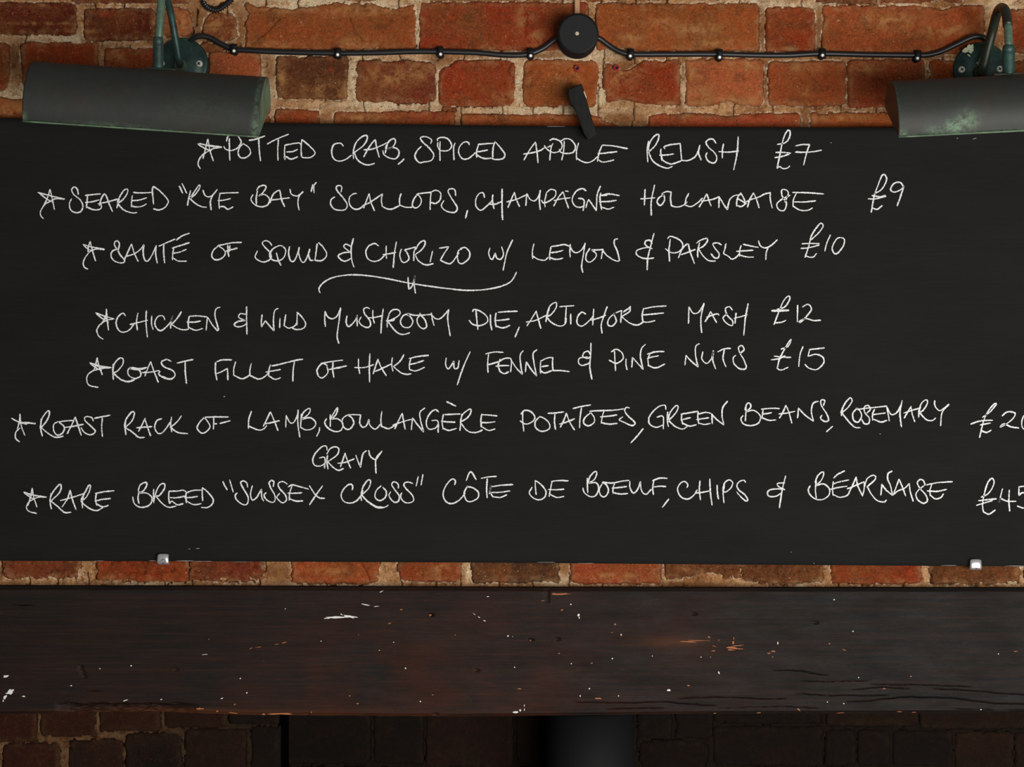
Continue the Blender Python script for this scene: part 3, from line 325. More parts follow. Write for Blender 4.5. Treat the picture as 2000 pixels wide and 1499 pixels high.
  ('text','1193 96 1160 230 1132 407;1187 165 1120 168 1116 190 1150 215 1187 230;1182 225 1110 222 1048 230 1020 255 1035 292 1100 292 1152 260')]),
 (1560,910,440,[('text','157 123 148 210 157 292;143 152 170 90 212 55 222 75 200 130 153 177|220 163 272 205 267 262 215 300 150 297 98 255 86 210 104 176;308 112 350 75 410 46;303 162 370 142 447 127;308 138 300 200 305 267;283 210 350 195 432 182;303 255 360 280 420 270 452 240;512 98 480 170 440 252;510 103 525 180 567 270;428 207 480 187 582 143|580 210 565 272;583 192 605 120 652 87 682 95 672 130 608 187|650 260 700 312 760 322 780 303;740 163 728 264;735 163 775 215 832 264|815 180 790 120 795 70 832 47;892 118 865 190 838 264;890 118 920 190 950 272;838 260 880 225 940 200 982 158|990 230 1017 320;1122 177 1110 138 1080 123 1053 150 1075 200 1127 260 1142 310 1110 334 1060 307 1040 260 1060 220 1112 178;1182 163 1165 220 1168 272;1133 172 1230 152 1367 142;1138 224 1230 228 1317 210;1170 262 1210 294 1260 284 1287 248'),
  ('price','1618 282 1680 250 1722 190 1734 140 1715 113 1680 150 1650 240 1632 340 1640 412|1690 430 1747 393;1593 312 1680 302 1757 295;1576 354 1650 330 1722 310;1810 203 1795 260 1783 327|1790 290|1850 315 1932 318;1870 213 1866 310 1873 407;2040 178 1955 188|1955 264|1990 240 2042 262 2062 320 2012 377 1938 358')])]),
]
# ------------------------------------------------------------------ brickwork
# rows: x0, y0, x1, y1 (photo pixels), corner radius px, proud mm, roughness mm, colour key
def widen(L, k): return [(r[0]-k, r[1]-k, r[2]+k, r[3]+k, *r[4:]) for r in L]
COL = dict(o=(0.38, 0.078, 0.018), r=(0.30, 0.040, 0.010), d=(0.115, 0.016, 0.007), l=(0.42, 0.105, 0.034), b=(0.11, 0.034, 0.013),
           k=(0.030, 0.018, 0.013), g=(0.33, 0.14, 0.065), m=(0.20, 0.036, 0.014), f=(0.33, 0.055, 0.017))
TOP = [
 # sliver above
 (-330,-105,-120,-12,9,0,.5,'r'),(-105,-105,120,-6,9,0,.6,'r'),(136,-105,372,5,8,.5,.6,'d'),(500,-105,560,-4,8,0,.8,'o'),(672,-105,1010,1,8,0,.7,'g'),
 (1028,-105,1180,0,8,0,.6,'o'),(1195,-105,1330,-2,8,0,.6,'r'),(1345,-105,1490,-3,8,0,.6,'o'),(1592,-105,1714,6,6,0,.9,'b'),(1724,-105,1880,6,8,0,.8,'m'),
 (1975,-105,2120,-4,12,0,1.2,'l'),(2140,-105,2330,-4,8,0,.6,'r'),(390,-105,485,-30,14,0,1,'g'),
 (-330,-215,-190,-120,8,0,.5,'o'),(-175,-215,-20,-120,8,0,.5,'r'),(-5,-215,330,-120,8,0,.5,'m'),(345,-215,500,-120,8,0,.5,'o'),(515,-215,850,-120,8,0,.5,'r'),
 (865,-215,1010,-120,8,0,.5,'o'),(1025,-215,1360,-120,8,0,.5,'r'),(1375,-215,1520,-120,8,0,.5,'o'),(1535,-215,1870,-120,8,0,.5,'r'),(1885,-215,2030,-120,8,0,.5,'m'),(2045,-215,2330,-120,8,0,.5,'o'),
 # course 1
 (-330,5,-190,70,12,0,.6,'m'),(-175,5,148,68,13,.5,.6,'d'),(163,17,303,79,8,.7,.4,'d'),(316,14,374,76,20,-.3,1.9,'l'),(397,24,469,85,24,.6,1.1,'m'),(392,82,440,102,9,-1,1.2,'m'),
 (477,6,811,97,7,.3,1.5,'o'),(820,4,1147,98,6,.4,.6,'r'),(1164,6,1483,100,6,.3,.7,'o'),(1496,14,1591,101,7,.3,.6,'r'),(1607,11,1921,105,7,.3,.8,'o'),
 (1972,18,2110,104,8,.2,.9,'r'),(2125,14,2330,104,8,.2,.6,'o'),
 (861,207,889,219,5,-1.5,1,'m'),
 # course 2
 (-330,84,-180,172,8,0,.5,'r'),(-165,84,17,174,8,0,.9,'r'),(42,83,190,174,8,.3,.8,'r'),(206,94,398,185,8,.3,.6,'r'),(408,101,509,192,10,.5,.5,'l'),(539,109,680,193,6,.4,.7,'b'),
 (695,119,849,200,9,.3,1.5,'m'),(857,118,1005,206,11,.5,.5,'r'),(1022,117,1168,208,12,.4,.5,'o'),(1178,117,1327,207,9,.3,.6,'r'),(1340,115,1489,206,7,.3,.8,'l'),
 (1501,119,1652,205,7,.3,.6,'o'),(1656,116,1806,210,7,.5,.7,'f'),(1817,117,1962,212,8,.3,.9,'r'),(1975,119,2110,212,8,.3,.9,'l'),(2125,119,2330,212,8,.3,.6,'r'),
 # course 3
 (-330,190,-20,300,8,0,.6,'o'),(-12,191,152,300,6,.5,.6,'l'),(168,196,525,305,8,0,.6,'r'),(538,214,624,312,6,.4,.5,'r'),(650,217,886,318,7,.3,.7,'f'),
 (902,223,1226,325,5,.3,.5,'o'),(1262,222,1562,325,5,.3,.5,'f'),(1583,220,1900,325,6,.3,.6,'o'),(1915,222,2120,325,6,.3,.6,'r'),(2135,222,2330,325,6,.3,.6,'r'),
]
LOW = [
 (-330,1040,-170,1132,9,0,1.6,'m'),(-150,1040,-8,1132,9,0,2.0,'r'),(6,1040,158,1130,12,0,2.6,'m'),(189,1040,367,1136,10,.4,3.4,'r'),(372,1040,517,1135,12,.2,3.2,'m'),
 (569,1040,740,1141,8,.4,1.8,'o'),(777,1040,899,1136,16,.2,.9,'r'),(920,1040,1092,1138,7,.4,1.1,'k'),(1115,1040,1290,1141,6,.6,.7,'f'),(1300,1040,1445,1132,10,.2,3.0,'b'),
 (1447,1040,1611,1139,14,.2,2.8,'b'),(1623,1040,1801,1141,10,.2,2.0,'r'),(1815,1040,1991,1140,9,.3,2.4,'b'),(2002,1040,2160,1138,9,.3,1.6,'r'),(2175,1040,2330,1138,9,.3,1.2,'o'),
]
CHEEK = [  # brickwork left of the fireplace opening, under the beam
 (-330,1385,-200,1462,6,0,1,'m'),(-190,1385,-45,1458,6,0,1,'m'),(-35,1385,68,1449,7,0,1,'m'),(80,1385,184,1437,7,0,1,'m'),(196,1385,311,1427,7,0,1,'m'),(322,1385,440,1420,7,0,1,'m'),(450,1385,540,1412,7,0,1,'k'),
 (-330,1475,-130,1570,8,0,1,'b'),(-120,1470,-8,1570,8,0,1,'m'),(7,1455,114,1560,8,0,1.2,'m'),(136,1448,236,1560,8,0,1,'b'),(247,1436,352,1560,8,0,.8,'k'),(362,1428,478,1560,8,0,1,'b'),(492,1424,543,1560,8,0,.8,'k'),
 (-330,1585,-100,1680,8,0,1,'m'),(-85,1585,130,1680,8,0,1,'m'),(145,1578,345,1680,8,0,1,'b'),(360,1578,543,1680,8,0,1,'m'),
]
BACK = [
 (552,1380,720,1490,7,0,1.2,'k'),(732,1380,824,1490,7,0,1,'k'),(834,1380,1000,1498,12,0,2,'b'),(1010,1380,1180,1490,7,0,1.2,'k'),(1195,1380,1240,1490,7,0,2,'k'),(1248,1380,1310,1440,9,0,3,'k'),(1252,1450,1380,1520,14,0,3,'k'),
 (1320,1380,1388,1440,9,0,2.5,'k'),(1396,1422,1604,1494,7,0,.9,'k'),(1396,1370,1600,1412,7,0,1.2,'k'),(1614,1428,1668,1494,7,0,1,'k'),(1678,1430,1736,1494,7,0,1,'k'),(1618,1370,1790,1416,7,0,1.5,'b'),(1746,1430,1858,1494,7,0,.9,'k'),
 (1868,1434,1976,1500,7,0,1.2,'b'),(1986,1434,2100,1500,7,0,1.2,'b'),(1800,1370,2000,1422,7,0,1.2,'b'),(2010,1370,2120,1422,7,0,1.2,'k'),(2130,1370,2330,1500,7,0,1.2,'k'),
 (560,1502,760,1600,7,0,1.2,'k'),(772,1508,990,1600,7,0,1.2,'k'),(1002,1502,1240,1600,7,0,1.2,'k'),(1396,1504,1500,1600,7,0,1.2,'k'),(1510,1504,1730,1600,7,0,1.2,'k'),(1742,1504,1960,1600,7,0,1.2,'b'),(1972,1510,2330,1600,7,0,1.2,'k'),
]
# mortar that laps over the arrises: x, y, radius px, strength px
SMEAR = [(868,122,16,14),(1222,132,26,20),(1218,232,42,26),(1420,205,28,10),(540,1120,24,8),(760,1130,18,8),(1380,1140,40,16),(1200,100,30,8),(1255,20,8,8),
         (1840,12,20,10),(560,8,60,10),(765,14,30,10),(448,60,22,12),(345,80,20,10),(430,130,6,6),(528,140,10,6),(1290,128,10,6),(25,180,16,8),(130,182,18,8),(480,30,12,9)]
LIME = [(600,3,110,26),(740,8,50,12),(810,60,16,60),(690,160,14,60),(430,120,30,20),(520,170,16,50),(30,185,40,16),(350,70,30,20),(640,108,120,9),(1010,110,60,12),(1140,115,60,8),
        (1165,110,60,12),(1480,8,70,12),(1570,10,60,10),(1345,180,12,40),(1015,165,14,50),(1170,190,16,50),(850,170,12,60),(1070,215,160,10),(760,205,120,10),(130,75,90,12),(1960,8,30,20),
        (610,1143,60,6),(700,1143,60,5),(290,1143,60,5),(1080,1135,30,12),(915,1118,6,26),(1560,1143,12,6),(1975,1135,14,10),(1080,118,60,6)]
STAIN = [(1025,35,16,30),(1045,75,20,16),(1235,72,24,14),(1290,48,30,12),(985,190,22,10),(1105,150,26,24),(1212,152,26,22),(1235,140,20,12),(1460,128,40,9),(1575,132,34,10),(1572,180,12,6),(1440,196,40,9),
         (700,20,90,12),(560,18,60,10),(520,88,60,8),(700,85,40,14),(760,150,50,20),(820,140,30,20),(90,46,70,3),(170,60,30,5),(30,150,20,30),(60,160,30,10),(110,168,40,8),(230,110,20,20),(1120,70,20,40),(1360,60,60,14),(1400,85,60,8),
         (1740,40,60,16),(1850,60,50,14),(1690,130,40,14),(1370,190,24,22),(1350,140,14,20),(350,45,30,30),(420,50,20,14),(300,40,4,30),(20,215,60,12),(700,232,60,8),(1650,230,60,6),(640,1115,40,8),(860,1110,20,14),(1190,1125,60,6),(1340,1110,14,6),(640,175,40,16),(550,150,10,30)]
CRACKS = [([478,500,522,546], [98,80,62,36]),([683,690,702,706], [35,60,72,90]),([395,430,466], [52,50,47]),([1480,1484,1478,1482], [18,45,70,98]),([1020,1030,1026], [10,30,60]),([480,500,520,545], [25,24,22,8]),
          ([1000,990,1005], [118,140,160]),([340,352,366], [30,50,46]),([700,712,722], [1090,1112,1135]),([220,260,300,340], [1128,1116,1122,1112]),([1360,1390,1430], [1108,1118,1112]),([1560,1600], [1115,1108]),([60,90,140], [1105,1118,1110])]
CHEEK = widen(CHEEK, 2.2); BACK = widen(BACK, 2)
def world_rect(r, y):
    a = P(r[0], r[1], y); b = P(r[2], r[3], y); return a.x, b.z, b.x, a.z
def rough_sdf(X, Z, rect, rad, amp, smear_y):
    x0, z0, x1, z1 = rect; cx, cz = (x0+x1)/2, (z0+z1)/2
    qx = np.abs(X-cx)-((x1-x0)/2-rad); qz = np.abs(Z-cz)-((z1-z0)/2-rad)
    d = np.hypot(np.maximum(qx, 0), np.maximum(qz, 0))+np.minimum(np.maximum(qx, qz), 0)-rad
    d = d+amp*(fbm(X*60, Z*60, 5, 3)*1.2+np.sign(fbm(X*130, Z*130, 6, 2))*fbm(X*50, Z*50, 12, 2)*0.9+fbm(X*380, Z*380, 9, 2)*0.6)*0.0016
    if smear_y is not None:
        for sx, sy, sr, st in SMEAR:
            p = P(sx, sy, smear_y); g = np.exp(-((X-p.x)**2+(Z-p.z)**2)/(sr*S)**2); d = d+g*st*S
    return d                                       # negative inside the brick
def make_brick(parent, r, y, sheet, soot_shade=0.0, label=None):
    s = S*(D+y)/D; x0, z0, x1, z1 = rect = world_rect(r, y); rad = r[4]*s; proud = r[5]*.001; rg = r[6]*.001
    st = 0.0014 if r[1] < 1300 else 0.003
    nx = max(6, int((x1-x0)/st)); nz = max(6, int((z1-z0)/st))
    X, Z = np.meshgrid(np.linspace(x0-.001, x1+.001, nx), np.linspace(z1+.001, z0-.001, nz))
    amp = 0.7+rg*700
    d = rough_sdf(X, Z, rect, rad, amp, y if y == 0 else None)
    inside = sstep(0.0004, -0.0026, d)
    seed = int(abs(r[0]*7+r[1]*13)) % 997
    Y = y-proud - inside*0.0020 + (1-sstep(.0022, -.0003, d))*0.0045 + 0.0016
    if rg > .0015: Y = Y-(np.abs(fbm(X*55+fbm(X*90, Z*90, 7)*.6, Z*95, seed+40, 4))*2-.5)*rg*0.9*inside
    big = fbm(X*38, Z*48, seed, 3); rid = 1-np.abs(fbm(X*90, Z*120, seed+3, 3))*2
    Y = Y-big*rg*0.9*inside-np.clip(rid, -1, 1)*rg*0.45*inside-fbm(X*300, Z*300, seed+8, 2)*0.00045
    tilt = ((seed % 7)-3)*0.0006; Y = Y+(X-(x0+x1)/2)/(x1-x0)*tilt
    Y = np.maximum(Y, y-0.0044)
    edge = sstep(-0.010, -0.001, d+fbm(X*60, Z*60, 3, 3)*0.004)
    so = np.full_like(X, soot_shade); stn = np.zeros_like(X)
    if y == 0:
        for sx, sy, a_, b_ in STAIN:
            p = P(sx, sy); stn = np.maximum(stn, np.exp(-((X-p.x)/(a_*S))**2-((Z-p.z)/(b_*S))**2))
        for lx, ly in CRACKS:                          # fractures running through single bricks
            lx = np.array(lx, float); ly = np.array(ly, float); PXX = X/S+1000; PYY = 749.5-(Z-ZC)/S
            dd = np.full_like(X, 99.0)
            for i in range(len(lx)-1):
                ax, ay, bx, by = lx[i], ly[i], lx[i+1], ly[i+1]; t = np.clip(((PXX-ax)*(bx-ax)+(PYY-ay)*(by-ay))/((bx-ax)**2+(by-ay)**2), 0, 1)
                dd = np.minimum(dd, np.hypot(PXX-ax-t*(bx-ax), PYY-ay-t*(by-ay)))
            Y = Y+sstep(2.6, .8, dd+fbm(X*200, Z*200, 2, 2)*1.2)*0.0028
    # close the brick: sink a skirt row all round to the wall core
    def pad(A, v=None):
        B = np.pad(A, 1, mode='edge')
        if v is not None: B[0, :] = v; B[-1, :] = v; B[:, 0] = v; B[:, -1] = v
        return B
    me = grid_mesh('brick', pad(X), pad(Y, y+0.012), pad(Z), {'edge': pad(edge), 'soot_shade': pad(so), 'stain': pad(stn)})
    c = COL[r[7]]; rnd = random.Random(seed); k = 0.86+rnd.random()*0.28
    o = objm('brick', me, MAT['brick'], parent, True, (c[0]*k, c[1]*k*(0.9+rnd.random()*.2), c[2]*k))
    if label: o['label'] = label
    return o
def mortar_sheet(name, px0, px1, bands, y, bricks, stx, soot_shade=None, kind='structure'):
    s = S*(D+y)/D
    xs = np.arange(P(px0, 0, y).x, P(px1, 0, y).x, stx)
    zs = np.concatenate([np.arange(P(0, a, y).z, P(0, b, y).z, -st) for a, b, st in bands])
    X, Z = np.meshgrid(xs, zs); dm = np.full_like(X, 1.0)
    for r in bricks:
        rect = world_rect(r, y)
        ix = (xs > rect[0]-.02) & (xs < rect[2]+.02); iz = (zs > rect[1]-.02) & (zs < rect[3]+.02)
        if not ix.any() or not iz.any(): continue
        sub = np.ix_(iz, ix)
        dm[sub] = np.minimum(dm[sub], rough_sdf(X[sub], Z[sub], rect, r[4]*s, 0.7+r[6]*.7, y if y == 0 else None))
    Y = y+0.0012-fbm(X*60, Z*80, 21, 3)*0.0018-fbm(X*260, Z*260, 31, 2)*0.0009
    n = vn(X*35, Z*35, 77)
    Y = Y+sstep(.46, .62, n)*sstep(0.0013, 0.0003, dm)*0.0040                   # shrinkage crack along the arris
    cell = hash2(np.floor((X+fbm(X*50, Z*50, 4)*0.004)/0.045), np.floor(Z/0.025), 3)
    fx = (X+fbm(Z*90, X*20, 4)*0.003)/0.045; fx = np.abs((fx-np.floor(fx))-0.5*cell-0.25)*0.045
    crk = sstep(0.0011, 0.0004, fx)*(cell > 0.45)*(y == 0); Y = Y+crk*0.004                                   # cross cracks in the bed joints
    holes = sstep(0.84, 0.92, vn(X*110, Z*110, 91)); Y = Y+holes*0.0035
    Y = np.where(dm < -0.0008, y+0.011, Y)
    rim = sstep(0.0030, 0.0008, dm)*(dm > 0)*(y == 0)
    lime = np.zeros_like(X); sand = np.zeros_like(X)
    if y == 0:
        for lx, ly, a, b in LIME:
            p = P(lx, ly); lime = np.maximum(lime, np.exp(-(((X-p.x)/(a*S))**2+((Z-p.z)/(b*S))**2)))
        for lx, ly, a, b in [(385,40,26,50),(28,110,14,30),(1222,130,30,20),(1218,232,46,16),(545,1120,26,24),(1590,60,10,60),(175,40,12,60),(1350,1143,70,9),(1571,235,14,16),(1105,1110,12,14),(525,140,14,30),(465,60,12,40),(855,120,20,14),(1340,125,12,24),(1495,160,10,50),(1488,60,12,50),(1600,50,12,60),(1571,240,14,20),(1940,110,20,10),(1050,108,60,6),(1250,108,60,6),(400,60,16,40)]:
            p = P(lx, ly); sand = np.maximum(sand, np.exp(-(((X-p.x)/(a*S))**2+((Z-p.z)/(b*S))**2)))
    so = np.zeros_like(X) if soot_shade is None else soot_shade(X, Z)
    # solid core: skirt rows go back into the wall
    def pad(A, v=None):
        B = np.pad(A, 1, mode='edge')
        if v is not None: B[0, :] = v; B[-1, :] = v; B[:, 0] = v; B[:, -1] = v
        return B
    me = grid_mesh(name, pad(X), pad(Y, y+0.05), pad(Z), {'lime': pad(lime), 'soot_shade': pad(so), 'sand': pad(sand*0.9), 'rim': pad(rim), 'crack': pad(crk*.8+0.0)})
    o = objm(name, me, MAT['mortar'], None, True); o['kind'] = kind; return o
def box(name, x0, x1, y0, y1, z0, z1, mat, parent=None):
    V = [(x, y, z) for x in (x0, x1) for y in (y0, y1) for z in (z0, z1)]
    return obj(name, V, [(0, 1, 3, 2), (4, 6, 7, 5), (0, 4, 5, 1), (2, 3, 7, 6), (0, 2, 6, 4), (1, 5, 7, 3)], mat, parent, False)

wall = mortar_sheet('wall_back', -330, 2330, [(-215, -20, .002), (-20, 262, .0011), (262, 1060, .02), (1060, 1175, .0011)], 0.0, TOP+LOW, .0012)
wall['label'] = 'old red brick wall with pale lime mortar joints'
for r in TOP+LOW: make_brick(wall, r, 0.0, None)
zb = P(0, 1398, -.024).z
soot_shade_l = lambda X, Z: 0.70+0.26*sstep(P(100, 0, .1).x, P(480, 0, .1).x, X)  # sooty mortar plus painted shade, deepening towards the opening
cheek = mortar_sheet('wall_left', -330, 545, [(1370, 1680, .003)], 0.10, CHEEK, .003, soot_shade_l)
cheek['label'] = 'sooty brick cheek left of the fireplace opening, darkened with painted shade'
for r in CHEEK: make_brick(cheek, r, 0.10, None, 0.83+0.13*min(1, max(0, r[0]/480)))  # sooty bricks with the shade under the beam painted in
back = mortar_sheet('wall_fireback', 490, 2330, [(1350, 1600, .003)], 0.22, BACK, .003, lambda X, Z: 0.99+0*X)  # sooty back wall, recess shade painted in almost black
back['label'] = 'sooty brick back of the fireplace, blackened with painted shade'
for r in BACK: make_brick(back, r, 0.22, None, 0.935 if r[7] == 'b' else 0.965)
xa, xb = P(-330, 0).x, P(2330, 0).x
o = box('wall_core', xa, xb, 0.045, 0.34, P(0, 1160).z, P(0, -215).z, MAT['soil'], wall); o.name = 'wall_core'
o = box('wall_core', xa, P(545, 0, .1).x, 0.112, 0.34, 0.0, zb+.03, MAT['soot_shade'], cheek)  # sooty cores, shade of the opening painted into their black
o = box('wall_core', P(545, 0, .1).x, xb, 0.232, 0.34, 0.0, zb+.03, MAT['soot_shade'], back)
fl = box('floor', xa-1.2, xb+1.2, -4.2, 0.34, -0.03, 0.0, MAT['soil']); fl['kind'] = 'structure'

# ------------------------------------------------------------------ oak beam over the fireplace
BT = ([-330, 0, 500, 1000, 2000, 2330], [1147, 1147, 1148, 1150, 1151, 1151])
BB = ([-330, 0, 350, 500, 900, 1100, 1300, 2000, 2330], [1396, 1396, 1394, 1398, 1401, 1399, 1396, 1393, 1392])
CRK = [([1505, 1555, 1600, 1620], [1310, 1310, 1318, 1319], 1.0), ([1320, 1420, 1480, 1540], [1364, 1362, 1365, 1366], .9), ([1550, 1620, 1680, 1740], [1355, 1359, 1360, 1359], .8),
       ([1650, 1700, 1760, 1850, 1930, 2000, 2300], [1372, 1370, 1362, 1363, 1373, 1376, 1380], 1.2), ([1120, 1240, 1300, 1400], [1372, 1374, 1371, 1380], 1.0), ([1660, 1720, 1780], [1349, 1343, 1346], .8),
       ([1820, 1900, 2000, 2300], [1345, 1350, 1358, 1365], .9), ([1180, 1300], [1385, 1384], .8), ([155, 165], [1300, 1325], .8), ([165, 200], [1350, 1351], .9), ([1067, 1069], [1152, 1178], 1.2),
       ([1400, 1520, 1600], [1384, 1380, 1384], .7), ([1700, 1800, 1900], [1338, 1338, 1342], .7), ([1860, 1950, 2100], [1385, 1388, 1386], .7), ([20, 70], [1182, 1183], .8), ([1560, 1640, 1700], [1331, 1332, 1331], .7)]
BY = -0.024
def beam():
    n1, n2 = 640, 300
    px = np.linspace(-330, 2330, n1); v = np.linspace(0, 1, n2)
    PX, V = np.meshgrid(px, v)
    PY = np.interp(px, *BT)[None, :]*(1-V)+np.interp(px, *BB)[None, :]*V+fbm(PX/40, V*0, 3, 2)*0.8*(V > .98)
    s = S*(D+BY)/D; X = (PX-1000)*s; Z = ZC-(PY-749.5)*s
    Y = np.full_like(X, BY)-fbm(X*3, Z*6, 12, 3)*0.0012-fbm(X*20, Z*160, 15, 2)*0.0002
    ed = np.minimum(V, 1-V)*0.17; Y = Y+sstep(.0045, 0, ed)*0.0028
    for cx, cy, a in CRK:
        m = (px >= cx[0]) & (px <= cx[-1]); line = np.interp(px, cx, cy)+fbm(px/14, px*0, 8, 2)*1.3
        end = np.minimum(px-cx[0], cx[-1]-px)/20; wd = np.clip(end, 0, 1)*m
        if cx[-1]-cx[0] < 12:
            line2 = np.interp(PY, sorted(cy), [c for _, c in sorted(zip(cy, cx))]); hit = (PY > min(cy)) & (PY < max(cy))
            Y = Y+hit*sstep(3.2, 1.0, np.abs(PX-line2))*0.004; continue
        Y = Y+sstep(1.25*a, .25, np.abs(PY-line[None, :]))*0.0045*wd[None, :]
    # splintered bottom edge at the left
    g = sstep(105, 140, PX)*sstep(400, 330, PX)*sstep(1373, 1381, PY+fbm(PX/18, PY/5, 4, 3)*4)
    Y = Y+g*(0.010+fbm(PX/12, PY/3, 9, 2)*0.004)
    for hx, hy in [(843,1201),(1037,1250),(932,1310),(1357,1200),(1594,1217),(1090,1249),(344,1309),(842,1202),(600,1397),(851,1396)]:
        Y = Y+sstep(4.2, 1.5, np.hypot(PX-hx, PY-hy))*0.004
    wear_lit_edge = sstep(.93, 1, V)*sstep(1100, 200, PX)*sstep(0, 400, PX)*0.8+0.5*np.exp(-((PX-1310)/60)**2-((PY-1255)/10)**2)  # light on the lower arris painted in, plus a worn patch
    def cat(A, top1, top2, b1, b2): return np.concatenate([top2[None], top1[None], A, b1[None], b2[None]])
    yb = np.full(n1, .045); yb2 = np.full(n1, .34)
    Xc = cat(X, X[0], X[0], X[-1], X[-1]); Zc = cat(Z, Z[0], Z[0], Z[-1], Z[-1]); Yc = cat(Y, yb, yb2, yb, yb2)
    Wc = cat(wear_lit_edge, wear_lit_edge[0], wear_lit_edge[0], wear_lit_edge[-1], wear_lit_edge[-1])
    rd = 1.15*np.exp(-((PX-820)/480)**2)*(.45+.55*V)+.35*np.exp(-((PX-120)/160)**2)*V+.3*np.exp(-((PX-1330)/90)**2-((V-.4)/.3)**2); Rc = cat(rd, rd[0], rd[0], rd[-1], rd[-1])
    return grid_mesh('mantel_beam', Xc, Yc, Zc, {'wear_lit_edge': Wc, 'red': Rc})
bm_root = empty('mantel_beam', P(1000, 1275, BY)); tag(bm_root, 'dark stained oak beam with chips, nail holes and cracks under the chalkboard', 'beam')
me = beam(); objm('timber', me, MAT['beam'], bm_root)
rnd = random.Random(4)
def fleck(V, F, px, py, rx, ry, ang=0, y=None, n=9, jag=.35, e=.0003):
    if y is None and max(rx, ry) < 9: rx *= .82; ry *= .82
    b = len(V); y = (BY-.0012 if y is None else y)
    c = P(px, py, y); s = S*(D+y)/D; V.append((c.x, y-e, c.z)); ca, sa = math.cos(ang), math.sin(ang)
    for k in range(n):
        th = 2*math.pi*k/n; q = 1-jag*rnd.random(); a = math.cos(th)*rx*q; d = math.sin(th)*ry*q
        V.append((c.x+(a*ca-d*sa)*s, y-e*.2, c.z-(a*sa+d*ca)*s))
    for k in range(n): F.append((b, b+1+k, b+1+(k+1) % n))
    # small rim so the flake has a thickness
    m = len(V)
    for k in range(n): q = V[b+1+k]; V.append((q[0], q[1]+.002, q[2]))
    for k in range(n): F.append((b+1+k, m+k, m+(k+1) % n, b+1+(k+1) % n))
V, F = [], []
for a in [(256,1301,2,2),(139,1340,2.4,1.6),(469,1326,1.8,1.8),(482,1354,2,2),(557,1190,1.4,1.4),(627,1253,1.6,1.2),(1115,1181,2,2),(1130,1202,3.4,3.6),(1131,1207,1.6,3),(992,1243,2.4,2.6),
          (792,1306,2,2),(821,1371,2,1.6),(1005,1304,1.8,1.6),(1116,1297,1.8,1.6),(1196,1287,2,1.8),(1151,1346,2.2,2.6),(1133,1360,1.8,2.6),(1208,1360,1.8,1.8),(1213,1240,2,2),(1404,1315,1.8,4.5,-.3),
          (1306,1349,6,3),(1666,1234,2,1.8),(1677,1324,1.8,1.6),(1648,1375,1.8,1.6),(1616,1372,1.8,1.8),(1629,1172,2,1.8),(1007,1392,8,3,-.1),(1016,1388,3,3),(1024,1379,1.4,3),(1024,1387,1.2,3),(1519,1257,1.6,4),
          (195,1307,2,1.2),(315,1367,3,1.5),(1001,1244,1,1),(1916,1387,2.4,1.4),(1950,1278,1.6,1.6),(741,1271,2,1),(769,1255,1.6,1.4),(1369,1284,1.6,1.6),(1274,1282,1.3,1.3)]: fleck(V, F, *a)
ws = obj('paint_specks', V, F, MAT['whitepaint'], bm_root, False); ws['kind'] = 'stuff'; ws['label'] = 'white paint specks spattered over the beam'
V, F = [], []
for a in [(660,1207,33,2.2,-.05),(652,1206,20,2,-.03),(682,1205,18,3.2,.12),(667,1201,6,1.6,.6),(640,1208,12,1.4,-.1),(12,1322,9,3.2,-.2),(18,1353,9,6,-.5),(10,1362,4,8,.5),(22,1350,8,3,-.3),(6,1370,2,3),(715,1182,10,1.6,.2),(735,1185,8,1.2,-.1),(745,1156,6,1.2,-.5),
          (926,1200,5,1,.6),(935,1206,4,1,.5),(946,1213,4,1.4,.4),(953,1166,4,1.2),(400,1279,8,1,-.1),(245,1369,8,1.4,-.3),(433,1365,5,1.4,-.4),(46,1361,6,2)]: fleck(V, F, *a, e=.0002, jag=.6, n=13)
cs = obj('chalk_smudges', V, F, MAT['dust'] if 0 else MAT['whitepaint'], bm_root, False); cs['kind'] = 'stuff'; cs['label'] = 'white chalk scrapes on the beam face'
V, F = [], []
for a in [(555,1256,7,2,-.1),(490,1267,5,1.6,-.2),(503,1265,9,1,-.1),(540,1259,8,1,-.1),(390,1385,9,2.4),(424,1390,5,2,-.2),(458,1377,5,2,-.4),(455,1393,12,1.2,.1),(548,1395,32,2.2),(515,1396,6,2.4),(683,1360,3,2.4),(699,1375,4,2),(845,1358,3.6,2.4),(889,1241,2.4,1.8),
          (1014,1346,6.5,2),(1170,1365,10,2.2,.05),(1156,1296,4.5,3),(1092,1277,3.4,2),(1098,1161,22,2.4),(1082,1160,6,1.4),(1098,1192,4.5,2.6),(783,1191,5,2),(761,1218,5,2),(840,1202,5,3),(1036,1252,4,2),(1201,1220,4,3),(1213,1242,3,2.5),
          (1345,1254,24,1.3,.02),(1365,1252,30,1.2),(1395,1263,8,1,.3),(1430,1266,16,2.6,.1),(1440,1262,14,1.4,-.1),(1428,1270,10,1.6),(1432,1256,4,6),(1385,1245,5,3),(1392,1272,7,2),(1404,1251,4,1),(1444,1268,10,1.4),(1433,1247,1.6,5),(1388,1284,2.4,2),(1510,1273,8,3),(1502,1277,6,2),(1509,1284,3,1.4),(1520,1257,1.5,4),
          (1344,1340,6,2,.3),(1395,1394,6,1.4),(1482,1393,6,1.4),(1560,1387,7,2.6,.6),(1643,1393,12,1),(1757,1391,8,1.4),(1785,1392,8,1.2),(1727,1346,6,1.8),(1620,1258,3,2),(1648,1270,8,1.4,.3),(1779,1322,4,2),(1983,1273,6,1.6),(608,1392,2,3),(408,1249,2.4,1.4),(1060,1174,8,1.2),(1195,1236,3,1),(700,1240,2,1.4)]: fleck(V, F, *a, jag=.65, n=12)
cw = obj('chipped_patches', V, F, MAT['barewood'], bm_root, False); cw['kind'] = 'stuff'; cw['label'] = 'orange bare wood showing where the stain has chipped'

